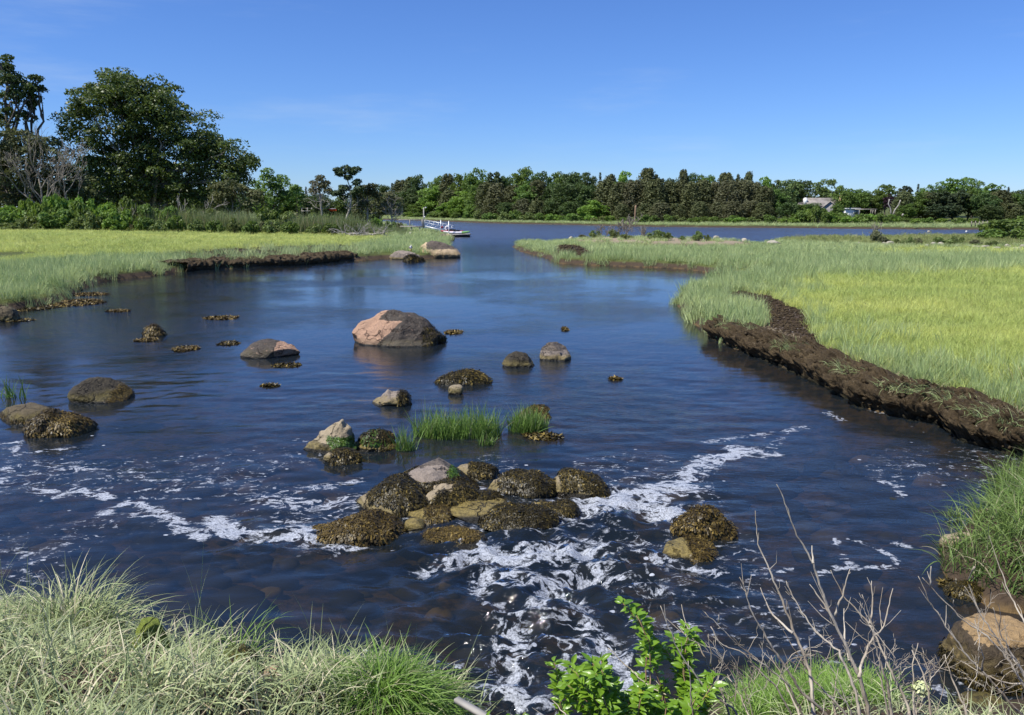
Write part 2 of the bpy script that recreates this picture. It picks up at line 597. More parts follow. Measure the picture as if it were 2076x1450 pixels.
col = t.mix(t.smooth(z, -0.02, 0.10), bed, t.mix(t.smooth(z, 0.22, 0.36), soil, land))
M['ground'] = t.done(t.bsdf(col, 0.85, t.bump(n2, 0.7, 0.08), 0.2))
gravel = sstep(-1.0, 0.6, np.where(inpoly(gx, gy, ISLET), 1, -1) * segdist(gx, gy, ISLET, True)[0])
g = link('ground', gmb.mesh('ground', M['ground'], True, {'mud': mud, 'gravel': gravel, 'soilf': 1 - sstep(10.5, 12.5, gy)}), None, 'structure')

# ------------------------------------------------------------------ water
def pl(L):
    return np.array([W(x, y)[:2] for x, y in L])
# strands of foam drawn by the current: (points in the photo, half-width in metres, strength)
FOAM = [
 ([(1175,1030),(1230,1012),(1290,1015),(1360,1040)], .34, 1.25),
 ([(1190,1022),(1290,998),(1370,985),(1410,962),(1450,938),(1500,914),(1548,920)], .17, 1.15),
 ([(1290,1000),(1340,1000),(1400,975)], .30, 0.9),
 ([(1440,900),(1560,880),(1640,865)], .14, 0.62),
 ([(1500,914),(1560,905),(1600,880)], .10, 0.6),
 ([(1120,990),(1150,1010),(1190,1028)], .12, 1.0),
 ([(960,985),(985,1000),(1030,1003)], .09, 0.9),
 ([(560,1010),(640,1020),(715,1018)], .32, 0.82),
 ([(540,1000),(620,990),(690,985),(730,975)], .12, 0.72),
 ([(655,1100),(600,1092),(540,1098),(470,1078),(440,1060)], .16, 1.15),
 ([(640,1080),(570,1072),(520,1085)], .14, 0.95),
 ([(560,1055),(640,1050),(700,1048)], .05, 0.8),
 ([(410,1085),(380,1078),(345,1050),(280,1045)], .10, 1.0),
 ([(330,1040),(270,1015),(240,1030),(215,1045)], .10, 0.95),
 ([(210,1012),(150,998),(100,1010),(85,995)], .12, 1.0),
 ([(0,950),(60,945),(140,948),(200,952)], .09, 0.95),
 ([(60,965),(20,975),(0,972)], .10, 0.8),
 ([(0,900),(40,895),(30,915)], .06, 0.9),
 ([(20,925),(90,912),(170,908)], .05, 0.85),
 ([(210,950),(260,955),(300,973),(370,975)], .035, 0.8),
 ([(120,995),(250,993),(370,994)], .03, 0.8),
 ([(290,1010),(390,1012),(480,1000),(560,985)], .05, 0.72),
 ([(715,1105),(760,1085),(820,1075),(850,1060)], .08, 0.95),
 ([(830,1050),(850,1045),(860,1065)], .08, 1.0),
 ([(960,1115),(1030,1128),(1110,1130),(1180,1120)], .24, 1.25),
 ([(1060,1105),(1140,1100),(1230,1110)], .10, 0.85),
 ([(860,1150),(930,1140),(1000,1135)], .15, 0.75),
 ([(1180,1090),(1250,1100),(1330,1095)], .09, 0.75),
 ([(1230,1120),(1330,1135),(1450,1160)], .10, 0.85),
 ([(1340,1110),(1400,1140),(1480,1162)], .05, 0.85),
 ([(1000,1170),(1110,1185),(1230,1165)], .20, 0.88),
 ([(1200,1170),(1290,1185),(1340,1200)], .12, 0.75),
 ([(980,1200),(1050,1180),(1110,1185)], .12, 0.9),
 ([(1110,1190),(1150,1230),(1200,1280)], .16, 0.85),
 ([(1060,1260),(1050,1310),(1030,1360),(1010,1420)], .15, 0.95),
 ([(1020,1230),(1100,1240),(1180,1250)], .14, 0.75),
 ([(1180,1260),(1240,1330),(1290,1380)], .18, 0.9),
 ([(1290,1250),(1350,1260),(1390,1268)], .09, 0.85),
 ([(1070,1380),(1110,1360),(1160,1340)], .10, 0.85),
 ([(1010,1400),(1050,1430),(1080,1470),(1060,1560)], .22, 1.0),
 ([(1150,1300),(1220,1345),(1290,1400)], .22, 0.7),
 ([(1660,1160),(1700,1150),(1740,1150)], .05, 0.9),
 ([(1690,1090),(1710,1130),(1735,1150)], .05, 0.85),
 ([(1760,1150),(1820,1148),(1815,1130),(1790,1118)], .04, 0.95),
 ([(1720,1090),(1770,1105),(1800,1120)], .035, 0.8),
 ([(1820,1100),(1840,1105)], .06, 0.9),
 ([(1790,975),(1820,985),(1820,1005)], .07, 0.95),
 ([(1570,1160),(1600,1150)], .05, 0.8),
 ([(1690,840),(1710,850)], .12, 0.7),
 ([(1760,833),(1840,848)], .03, 0.95),
 ([(1830,940),(1880,960)], .10, 0.6),
 ([(0,798),(25,805)], .05, 0.9),
 ([(735,820),(775,818)], .05, 0.6),
 ([(600,890),(640,900)], .06, 0.65),
]
TURB = [([(1180,1030),(1360,1045)], .7, .8), ([(660,1100),(540,1095)], .6, .6), ([(950,1120),(1250,1130)], .9, 1.0), ([(1100,1200),(1120,1320),(1060,1500)], 1.5, 1.0), ([(1250,1250),(1400,1300)], .8, .5)]

rs = np.concatenate([np.geomspace(13, 33, 330, endpoint=False), np.geomspace(33, 300, 150, endpoint=False), np.geomspace(300, 2500, 12)])
wx, wy, wq = fan(-9.0, rs, math.radians(52), 560)
foam = np.zeros(len(wx))
turb = np.zeros(len(wx))
nearm = wy < 24
nx_, ny_ = wx[nearm], wy[nearm]
wob = (fbm2(nx_, ny_, 1.1, 3, 21) - 0.5) * 0.7
wob2 = (fbm2(nx_, ny_, 1.1, 3, 27) - 0.5) * 0.7
f_ = np.zeros(len(nx_))
for pts, wd, st in FOAM:
    d, _ = segdist(nx_ + wob * min(1, wd * 4), ny_ + wob2 * min(1, wd * 4), pl(pts))
    f_ = np.maximum(f_, st * np.exp(-(d / (wd * 1.5)) ** 2))
spk = fbm2(nx_, ny_, 0.5, 3, 5)
f_ = np.maximum(f_, 0.44 * sstep(18.5, 11, ny_) * sstep(.35, .6, spk))
f_ = np.maximum(f_, 0.0)
foam[nearm] = f_
tb = np.zeros(len(nx_))
for pts, wd, st in TURB:
    d, _ = segdist(nx_, ny_, pl(pts))
    tb = np.maximum(tb, st * np.exp(-(d / wd) ** 2))
turb[nearm] = tb
wsd = shore_sd(wx, wy)
n3 = fbm(np.stack([wx * 2.6, wy * 4.4, wx * 0], 1), 4, 31) - 0.5
n4 = fbm(np.stack([wx * 0.9 + wy * 0.3, wy * 2.1, wx * 0], 1), 3, 41) - 0.5
wz = n4 * 0.035 * sstep(26, 14, wy) + n3 * 0.03 * sstep(24, 12, wy)
rid = 1 - np.abs(2 * fbm(np.stack([wx * 2.2, wy * 2.8, wx * 0 + 4], 1), 4, 51) - 1) * 2
wz = wz + turb * (n3 * 0.22 + (rid - 0.6) * 0.16)
# the drop over the sill of stones: water stands a little higher upstream
keep = inpoly(wx, wy, SHORE) | (wsd < 1.5)
kq = keep[wq].any(1)
wmb = MB().add(np.stack([wx, wy, wz], 1), wq[kq])

t = NT('water')
p = t.pos()
dist = t.n('VectorMath', _operation='LENGTH', i0=p).outputs['Value']
foamd = t.attr('foam').outputs['Fac']
turbd = t.attr('turb').outputs['Fac']
b1 = t.noise(1.6, 5, 0.62, t.map(p, (1, 2.2, 1)), 0.4)
b2 = t.noise(7.0, 4, 0.6, t.map(p, (1, 1.9, 1), (0, 0, 0.25)), 0.3)
b3 = t.noise(22.0, 3, 0.6, t.map(p, (1, 1.6, 1), (0, 0, -0.3)))
gust = t.smooth(t.noise(0.09, 4, 0.6, t.map(p, (1, 1.0, 1))), 0.42, 0.6)
# wind ruffles the open reach far out more than the sheltered pool
ruf = t.math('ADD', 0.17, t.math('MULTIPLY', gust, 0.85))
ruf = t.math('ADD', ruf, t.math('MULTIPLY', t.smooth(dist, 45.0, 110.0), 5.0))
hgt = t.math('ADD', t.math('MULTIPLY', b1, 0.55), t.math('ADD', t.math('MULTIPLY', b2, 0.30), t.math('MULTIPLY', b3, 0.10)))
hgt = t.math('MULTIPLY', hgt, t.math('ADD', ruf, t.math('MULTIPLY', turbd, 1.2)))
nrm = t.bump(hgt, 1.0, 0.026)
fr = t.n('Fresnel', IOR=1.333, Normal=nrm).outputs[0]
gl = t.n('BsdfGlossy', Normal=nrm)
t.set(gl.inputs['Roughness'], t.math('ADD', 0.05, t.math('MULTIPLY', t.smooth(dist, 55.0, 120.0), 0.22)))
t.set(gl.inputs['Color'], (0.95, 0.97, 1.0))
tr = t.n('BsdfTransparent')
t.set(tr.inputs['Color'], (0.50, 0.46, 0.34))
murk = t.n('BsdfDiffuse')
t.set(murk.inputs['Color'], (0.028, 0.042, 0.056))
body = t.n('MixShader', Fac=0.3, i1=tr.outputs[0], i2=murk.outputs[0])
wat = t.n('MixShader', Fac=fr, i1=body.outputs[0], i2=gl.outputs[0])
warp = t.n('TexNoise', Scale=1.3, Detail=4.0)
t.set(warp.inputs['Vector'], p)
wp = t.n('VectorMath', _operation='ADD', i0=p)
t.set(wp.inputs[1], t.n('VectorMath', _operation='SCALE', i0=warp.outputs['Color'], Scale=0.9).outputs[0])
vor = t.n('TexVoronoi', _feature='DISTANCE_TO_EDGE', Scale=4.6)
t.set(vor.inputs['Vector'], t.map(wp.outputs[0], (0.8, 1.15, 1)))
rg = t.noise(2.6, 6, 0.6, t.map(wp.outputs[0], (0.8, 1.3, 1)), 0.6)
ridge = t.math('SUBTRACT', 1.0, t.smooth(t.math('ABSOLUTE', t.math('SUBTRACT', rg, 0.5)), 0.0, 0.10))
web = t.math('ADD', t.math('MULTIPLY', ridge, 0.8), t.math('MULTIPLY', t.math('SUBTRACT', 1.0, t.smooth(vor.outputs['Distance'], 0.0, 0.16)), 0.2))
fn = t.noise(8.0, 9, 0.72, t.map(p, (0.7, 1.2, 1)), 0.8)
v2 = t.n('TexVoronoi', Scale=5.0, Randomness=1.0)
t.set(v2.inputs['Vector'], t.map(p, (0.75, 1.2, 1)))
fleck = t.math('MULTIPLY', t.math('SUBTRACT', 1.0, t.smooth(v2.outputs['Distance'], 0.09, 0.13)), t.smooth(foamd, 0.22, 0.3))
fleck = t.math('MULTIPLY', fleck, t.smooth(t.n('SeparateColor', Color=v2.outputs['Color']).outputs[0], 0.72, 0.75))
fl = t.math('ADD', t.math('ADD', foamd, t.math('MULTIPLY', t.math('SUBTRACT', fn, 0.5), 2.1)), t.math('MULTIPLY', t.math('SUBTRACT', web, 0.42), 0.75))
fmask = t.math('MULTIPLY', t.smooth(fl, 0.70, 1.12), t.smooth(foamd, 0.3, 0.42))
bub = t.noise(45, 3, 0.7)
fmask = t.math('MULTIPLY', fmask, t.math('ADD', 0.28, t.math('MULTIPLY', t.smooth(bub, 0.32, 0.62), 0.55)))
fmask = t.math('MAXIMUM', fmask, t.math('MULTIPLY', fleck, 0.8))
fo = t.bsdf((0.66, 0.70, 0.76), 0.6, t.bump(t.math('ADD', fn, t.math('MULTIPLY', bub, 0.3)), 0.9, 0.05), 0.5)
fin = t.n('MixShader', Fac=fmask, i1=wat.outputs[0], i2=fo)
M['water'] = t.done(fin.outputs[0])
link('water', wmb.mesh('water', M['water'], True, {'foam': foam, 'turb': turb}), None, 'structure')

# ------------------------------------------------------------------ peat banks (crumbling mud edges)
t = NT('peat')
p = t.pos()
n1 = t.noise(3.0, 5, 0.6)
n2 = t.noise(26, 5, 0.7)
tone = t.attr('tone').outputs['Fac']
col = t.ramp(t.math('ADD', t.math('MULTIPLY', n1, 0.4), t.math('MULTIPLY', n2, 0.6)), [(0.32, (0.018, 0.012, 0.006)), (0.5, (0.062, 0.043, 0.021)), (0.68, (0.145, 0.105, 0.052))])
col = t.mix(t.smooth(t.noise(55, 2, 0.5), 0.70, 0.74), col, (0.4, 0.36, 0.28))
zz = t.n('SeparateXYZ', Vector=p).outputs[2]
col = t.mix(t.smooth(zz, 0.16, 0.02), col, (0.022, 0.02, 0.010))
M['peat'] = t.done(t.bsdf(col, 0.8, t.bump(n2, 0.9, 0.04), 0.25))

def resample(P, step):
    P = np.asarray(P, float)
    d = np.r_[0, np.cumsum(np.linalg.norm(np.diff(P, axis=0), axis=1))]
    s = np.arange(0, d[-1], step)
    return np.stack([np.interp(s, d, P[:, k]) for k in range(P.shape[1])], 1)

def chunky(V, f, amp, seed):
    """blocky lumps: cellular bumps plus fine crumble"""
    a = vnoise(V * f, seed)
    b = vnoise(V * f * 2.1 + 5, seed + 1)
    c = vnoise(V * f * 4.7 + 9, seed + 2)
    r = (1 - np.abs(2 * a - 1)) * 0.5 + (1 - np.abs(2 * b - 1)) * 0.35 + c * 0.3
    return (r - 0.6) * amp

def peat_bank(pxs, top, step, name, label, prof_u, amp, freq, seed, inland_sign=1, csteps=44):
    path = resample(np.array([W(x, y)[:2] for x, y in pxs]), step)
    k = max(3, int(0.5 / step))
    ker = np.ones(k) / k
    pad = np.pad(path, ((k, k), (0, 0)), 'edge')
    path = np.stack([np.convolve(pad[:, i], ker, 'same')[k:-k] for i in range(2)], 1)
    tan = unit(np.gradient(path, axis=0))
    nrm = np.stack([-tan[:, 1], tan[:, 0]], 1) * inland_sign
    pu = np.array(prof_u)
    cum = np.r_[0, np.cumsum(np.linalg.norm(np.diff(pu, axis=0), axis=1))]
    cs = np.linspace(0, cum[-1], csteps)
    U = np.interp(cs, cum, pu[:, 0])
    Z = np.interp(cs, cum, pu[:, 1])
    n = len(path)
    V = np.zeros((n, csteps, 3))
    wav = (fbm(np.stack([path[:, 0] * 0.9, path[:, 1] * 0.9, path[:, 0] * 0], 1), 5, seed, .65) - 0.5) * 1.3
    V[:, :, :2] = path[:, None, :] + nrm[:, None, :] * (U[None, :, None] + wav[:, None, None] * 0.6)
    V[:, :, 2] = Z[None, :] * top
    fl = V.reshape(-1, 3)
    dn = chunky(fl, freq, amp, seed)
    edge = np.tile(sstep(0, 0.25, np.linspace(0, 1, csteps)) , n)
    out = np.concatenate([np.repeat(-nrm, csteps, 0), np.full((n * csteps, 1), 0.8)], 1)
    hd = (vnoise(fl * 2.3 + 40, seed) - .5) * .22
    fl = fl + out * (dn * (0.35 + 0.65 * edge))[:, None]
    fl[:, 2] += hd * edge * (fl[:, 2] > .12)
    i = np.arange(n - 1)[:, None] * csteps
    j = np.arange(csteps - 1)[None, :]
    q = np.stack([i + j, i + j + 1, i + csteps + j + 1, i + csteps + j], -1).reshape(-1, 4)
    if inland_sign < 0: q = q[:, ::-1]
    o = link(name, MB().add(fl, q).mesh(name, M['peat'], False))
    tag(o, kind='structure')
    return path, nrm

RB = [(1440,684),(1500,712),(1560,735),(1640,766),(1700,797),(1760,832),(1830,846),(1900,861),(1960,893),(2010,912),(2060,928),(2140,960)]
rpath, rn = peat_bank(RB, 1.0, 0.03, 'peat_bank', '', [(1.25, 0.36), (0.9, 0.49), (0.4, 0.50), (0.05, 0.43), (-0.14, 0.30), (-0.12, 0.18), (0.02, 0.07), (0.1, -0.2)], 0.52, 4.6, 77, 1, 72)
LB = [(375,552),(394,548),(506,543),(607,538),(650,534),(728,528)]
lpath, lnn = peat_bank(LB, 1.0, 0.07, 'peat_bank', '', [(1.9, 0.62), (1.0, 0.62), (0.4, 0.55), (0.0, 0.40), (-0.06, 0.25), (0.1, 0.10), (0.1, -0.15)], 0.34, 3.4, 88, 1, 36)
SB_UNUSED = [(1120,534),(1202,538),(1289,541),(1384,545),(1462,557),(1540,566)]

# clods and dry stems scattered over the bare peat
def lump(rng, c, r, squash=0.7):
    v = np.array([(0, 0, 1), (0.9, 0, 0.3), (0.28, 0.85, 0.3), (-0.73, 0.53, 0.3), (-0.73, -0.53, 0.3), (0.28, -0.85, 0.3), (0, 0, -0.6)])
    v = v * (1 + rng.uniform(-0.3, 0.3, (7, 1)))
    a = rng.uniform(0, 6.28)
    v = v @ np.array([[math.cos(a), math.sin(a), 0], [-math.sin(a), math.cos(a), 0], [0, 0, squash]])
    return v * r + c
LT = [(0, i, i % 5 + 1) for i in range(1, 6)]
LT = [(0, 1 + k, 1 + (k + 1) % 5) for k in range(5)] + [(6, 1 + (k + 1) % 5, 1 + k) for k in range(5)]

def scatter_poly(rng, poly, n):
    lo, hi = poly.min(0), poly.max(0)
    P = rng.uniform(lo, hi, (n, 2))
    return P[inpoly(P[:, 0], P[:, 1], poly)]

rng = np.random.default_rng(5)
mb = MB()
P = scatter_poly(rng, MUD_RIGHT, 16000)
sdv = shore_sd(P[:, 0], P[:, 1])
P = P[sdv > 0.15]
Z = ground(P[:, 0], P[:, 1])
for (x, y), z0 in zip(P[:5200], Z):
    r = rng.choice([0.02, 0.035, 0.05, 0.075], p=[.35, .35, .2, .1])
    mb.add(lump(rng, (x, y, max(z0, 0.05) + r * 0.2), r), None, LT)
# and crumbs hanging on the bank's face
for k in range(2600):
    i = rng.integers(0, len(rpath))
    u = rng.uniform(-0.08, 0.35)
    r = rng.choice([0.025, 0.04, 0.06])
    q = rpath[i] + rn[i] * u
    zt = 0.1 + rng.uniform(0, 1) * (0.38 if u < 0.05 else 0.42)
    mb.add(lump(rng, (q[0], q[1], zt), r, 1.0), None, LT)
tag(link('peat_clods', mb.mesh('peat_clods', M['peat'])), 'crumbled brown peat clods lying along the eroded right bank', 'peat clods', None, 'stuff')
mb = MB()
P = scatter_poly(rng, MUD_LEFT, 5000)
Z = ground(P[:, 0], P[:, 1])
for (x, y), z0 in zip(P[:1600], Z):
    r = rng.choice([0.06, 0.1, 0.15], p=[.5, .35, .15])
    mb.add(lump(rng, (x, y, z0 + r * 0.3), r), None, LT)
P = scatter_poly(rng, MUD_SPIT, 3000)
Z = ground(P[:, 0], P[:, 1])
for (x, y), z0 in zip(P[:700], Z):
    r = rng.choice([0.06, 0.1, 0.15], p=[.5, .35, .15])
    mb.add(lump(rng, (x, y, z0 + r * 0.3), r), None, LT)
tag(link('peat_clods', mb.mesh('peat_clods', M['peat'])), 'dark peat clods lying on the far eroded banks across the pool', 'peat clods', None, 'stuff')
# straw and dead roots along the lip
mb = MB()
n = 5200
i = rng.integers(0, len(rpath), n)
u = rng.uniform(-0.1, 1.3, n)
R = rpath[i] + rn[i] * u[:, None]
R = np.column_stack([R, 0.36 + 0.1 * sstep(0, .4, u) + rng.uniform(-0.03, 0.03, n)])
blades(mb, rng, R, rng.uniform(0.08, 0.24, n), 0.007, rng.uniform(0.6, 1.5, n), 3, rng.uniform(0, 1.2, n), c=rng.uniform(0, 1, n))
M['straw'] = simple('straw', (0.30, 0.24, 0.15), 0.7, 0.4, 30)
mb2 = MB()
n = 2600
i = rng.integers(0, len(rpath), n)
kk = vnoise(np.column_stack([rpath[i] * 1.1, i * 0]), 7)
i = i[kk > .6]
n = len(i)
R2 = rpath[i] + rn[i] * rng.uniform(-.05, .5, n)[:, None]
R2 = np.column_stack([R2, np.full(n, .47)])
blades(mb2, rng, R2, rng.uniform(0.16, 0.42, n), 0.009, rng.uniform(0.2, 1.2, n), 4, rng.uniform(.6, 2.2, n), head=np.arctan2(-rn[i][:, 1], -rn[i][:, 0]) + rng.normal(0, .9, n), c=rng.uniform(0, 1, n))
tag(link('cordgrass', mb2.mesh('cordgrass', M['cordgrass'])), 'green grass hanging over the lip of the right peat bank', 'grass', None, 'stuff')
tag(link('dead_grass', mb.mesh('dead_grass', M['straw'])), 'dry straw and dead roots matted along the lip of the right peat bank', 'dead grass', None, 'stuff')
# shell fragments
mb = MB()
P = scatter_poly(rng, MUD_RIGHT, 900)
P = P[shore_sd(P[:, 0], P[:, 1]) > 0.3][:110]
Z = ground(P[:, 0], P[:, 1])
for (x, y), z0 in zip(P, Z):
    mb.add(lump(rng, (x, y, z0 + 0.03), rng.uniform(0.012, 0.028), 0.3), None, LT)
M['shell'] = simple('shell', (0.6, 0.56, 0.5), 0.5, 0.2)
tag(link('shell_bits', mb.mesh('shell_bits', M['shell'])), 'pale shell fragments scattered over the bare peat', 'shells', None, 'stuff')

# ------------------------------------------------------------------ rocks
def ico(sub):
    ph = (1 + 5 ** .5) / 2
    v = [(-1, ph, 0), (1, ph, 0), (-1, -ph, 0), (1, -ph, 0), (0, -1, ph), (0, 1, ph), (0, -1, -ph), (0, 1, -ph), (ph, 0, -1), (ph, 0, 1), (-ph, 0, -1), (-ph, 0, 1)]
    f = [(0,11,5),(0,5,1),(0,1,7),(0,7,10),(0,10,11),(1,5,9),(5,11,4),(11,10,2),(10,7,6),(7,1,8),(3,9,4),(3,4,2),(3,2,6),(3,6,8),(3,8,9),(4,9,5),(2,4,11),(6,2,10),(8,6,7),(9,8,1)]
    v = [np.array(x) / np.linalg.norm(x) for x in v]
    for _ in range(sub):
        cache, nf = {}, []
        def mid(a, b):
            k = (min(a, b), max(a, b))
            if k not in cache:
                m = v[a] + v[b]
                v.append(m / np.linalg.norm(m))
                cache[k] = len(v) - 1
            return cache[k]
        for a, b, c in f:
            ab, bc, ca = mid(a, b), mid(b, c), mid(c, a)
            nf += [(a, ab, ca), (b, bc, ab), (c, ca, bc), (ab, bc, ca)]
        f = nf
    return np.array(v), np.array(f)
ICO = {k: ico(k) for k in (1, 2, 3, 4, 5)}

def rockmat(name, light, dark, algae, wet=0.10, dark_from=0.5, gold=0.5, side=0.0):
    """granite: tan where bare, dark film where 'tone' is high, gold barnacle/algae speckle low down, dark wet line at the water"""
    t = NT(name)
    p = t.pos()
    z = t.n('SeparateXYZ', Vector=p).outputs[2]
    tone = t.attr('tone').outputs['Fac']
    n1 = t.noise(3.2, 6, 0.65)
    n2 = t.noise(22, 5, 0.7)
    n3 = t.noise(70, 3, 0.6)
    base = t.mix(t.smooth(n2, 0.3, 0.7), tuple(c * 0.72 for c in light), light)
    base = t.mix(t.smooth(n3, 0.62, 0.7), base, tuple(c * 0.35 for c in light))
    dk = t.mix(t.smooth(n2, 0.35, 0.7), tuple(c * 0.6 for c in dark), tuple(c * 1.35 for c in dark))
    f = t.smooth(t.math('ADD', tone, t.math('MULTIPLY', t.math('SUBTRACT', n1, 0.5), 0.7)), dark_from - 0.06, dark_from + 0.08)
    col = t.mix(f, base, dk)
    lowf = t.smooth(t.math('ADD', z, t.math('MULTIPLY', t.math('SUBTRACT', n1, 0.5), wet * 2.5)), wet * 1.9, wet * 0.8)
    ag = t.mix(t.smooth(n2, 0.42, 0.62), algae, tuple(c * 0.35 for c in algae))
    col = t.mix(t.math('MULTIPLY', lowf, gold), col, ag)
    wl = t.smooth(z, 0.055, 0.02)
    col = t.mix(wl, col, (0.018, 0.016, 0.010))
    cv = t.n('TexVoronoi', _feature='DISTANCE_TO_EDGE', Scale=1.5)
    cw = t.n('VectorMath', _operation='ADD', i0=p)
    t.set(cw.inputs[1], t.n('VectorMath', _operation='SCALE', i0=t.n('TexNoise', Scale=2.5, Detail=4.0, Vector=p).outputs['Color'], Scale=0.8).outputs[0])
    t.set(cv.inputs['Vector'], cw.outputs[0])
    crack = t.math('MULTIPLY', t.math('SUBTRACT', 1.0, t.smooth(cv.outputs['Distance'], 0.0, 0.035)), t.smooth(n1, 0.42, 0.56))
    col = t.mix(t.math('MULTIPLY', crack, 0.75), col, tuple(c * 0.12 for c in light))
    lich = t.smooth(t.noise(9, 6, 0.7), 0.60, 0.66)
    col = t.mix(t.math('MULTIPLY', lich, 0.35), col, tuple(min(1, c * 1.5) for c in light))
    ro = t.math('SUBTRACT', 0.8, t.math('MULTIPLY', t.smooth(z, wet * 1.4, 0.02), 0.45))
    b = t.bump(t.math('SUBTRACT', t.math('ADD', t.math('MULTIPLY', n2, 0.7), t.math('MULTIPLY', n1, 1.2)), t.math('MULTIPLY', crack, 0.8)), 0.9, 0.06)
    nd = t.bsdf(col, 0.8, b, 0.35)
    t.set(nd.node.inputs['Roughness'], ro)
    return t.done(nd)
M['r_pink'] = rockmat('rock_pink', (0.50, 0.31, 0.20), (0.085, 0.070, 0.055), (0.17, 0.14, 0.06), 0.14, 0.5, 0.35)
M['r_tan'] = rockmat('rock_tan', (0.42, 0.34, 0.22), (0.10, 0.085, 0.055), (0.24, 0.19, 0.06), 0.10, 0.55, 0.8)
M['r_brown'] = rockmat('rock_brown', (0.14, 0.11, 0.06), (0.055, 0.045, 0.028), (0.15, 0.12, 0.03), 0.12, 0.4, 0.8)
M['r_grey'] = rockmat('rock_grey', (0.33, 0.27, 0.215), (0.16, 0.13, 0.10), (0.30, 0.23, 0.08), 0.10, 0.5, 0.8)
M['r_sand'] = rockmat('rock_sand', (0.60, 0.45, 0.27), (0.14, 0.11, 0.085), (0.2, 0.15, 0.06), 0.3, 0.5, 0.7)
M['r_white'] = rockmat('rock_white', (0.50, 0.45, 0.35), (0.3, 0.27, 0.2), (0.2, 0.16, 0.1), 0.05, 0.75, 0.2)
M['r_moss'] = rockmat('rock_moss', (0.20, 0.25, 0.035), (0.10, 0.12, 0.03), (0.10, 0.09, 0.03), 0.2, 0.6, 0.5)
M['r_amber'] = rockmat('rock_amber', (0.40, 0.27, 0.13), (0.075, 0.055, 0.032), (0.2, 0.15, 0.05), 0.2, 0.5, 0.7)
M['r_gold'] = rockmat('rock_gold', (0.30, 0.23, 0.08), (0.10, 0.085, 0.035), (0.3, 0.23, 0.07), 0.2, 0.55, 0.7)

t = NT('rockweed')
tone = t.attr('tone').outputs['Fac']
col = t.ramp(tone, [(0.0, (0.012, 0.010, 0.004)), (0.5, (0.038, 0.030, 0.009)), (0.8, (0.12, 0.088, 0.02)), (1.0, (0.30, 0.22, 0.06))])
M['weed'] = t.done(t.bsdf(col, 0.42, None, 0.28))
t = NT('rockweed_gold')
col = t.ramp(t.attr('tone').outputs['Fac'], [(0.0, (0.022, 0.016, 0.006)), (0.5, (0.075, 0.052, 0.014)), (0.85, (0.2, 0.14, 0.035)), (1.0, (0.38, 0.27, 0.08))])
M['weed_gold'] = t.done(t.bsdf(col, 0.45, None, 0.28))
t = NT('sea_lettuce')
col = t.ramp(t.attr('tone').outputs['Fac'], [(0.0, (0.03, 0.06, 0.008)), (1.0, (0.12, 0.22, 0.02))])
M['algae'] = t.done(t.bsdf(col, 0.4, None, 0.5))

def weed_on(rng, V, F, mask_fn, n, size, name, mat, parent, off=0.0):
    """short forked fronds draped on the rock's surface"""
    a, b, c = V[F[:, 0]], V[F[:, 1]], V[F[:, 2]]
    N = np.cross(b - a, c - a)
    ar = np.linalg.norm(N, axis=1)
    N = unit(N)
    cen = (a + b + c) / 3
    w = ar * mask_fn(cen, N) * (cen[:, 2] > -0.02)
    if w.sum() <= 0: return None
    k = rng.choice(len(F), n, p=w / w.sum())
    r1, r2 = rng.random((2, n))
    s = np.sqrt(r1)
    P = a[k] * (1 - s)[:, None] + b[k] * (s * (1 - r2))[:, None] + c[k] * (s * r2)[:, None]
    nn = N[k]
    down = np.array([0, 0, -1.0]) - nn * (-nn[:, 2])[:, None] + rng.normal(size=(n, 3)) * 0.38
    dirv = unit(down - nn * (down * nn).sum(1)[:, None])
    side = np.cross(nn, dirv)
    L = size * (0.66 + .55 * (1 - np.abs(nn[:, 2:3]))) * rng.uniform(0.5, 1.3, n)[:, None]
    wd = L * rng.uniform(0.09, 0.2, n)[:, None]
    lift = rng.uniform(0.004, 0.04, n)[:, None] * (size / 0.09)
    q = P + nn * 0.005
    m1 = q + dirv * L * 0.5 + nn * lift
    e = q + dirv * L + nn * lift * rng.uniform(-0.2, 1.3, n)[:, None]
    V2 = np.stack([q - side * wd * .3, q + side * wd * .3, m1 + side * wd * 0.6, m1 - side * wd * 0.6, e + side * wd, e - side * wd, ], 1).reshape(-1, 3)
    bidx = (np.arange(n) * 6)[:, None]
    Q = np.concatenate([bidx + np.array([0, 1, 2, 3]), bidx + np.array([3, 2, 4, 5])])
    tone = np.clip(rng.beta(1.6, 2.2, n) + (vnoise(P * 3, 3) - 0.5) * 0.5, 0, 1)
    mb = MB().add(V2, Q, None, np.repeat(tone, 6))
    return part(name, mb, mat, parent, False, 'stuff')

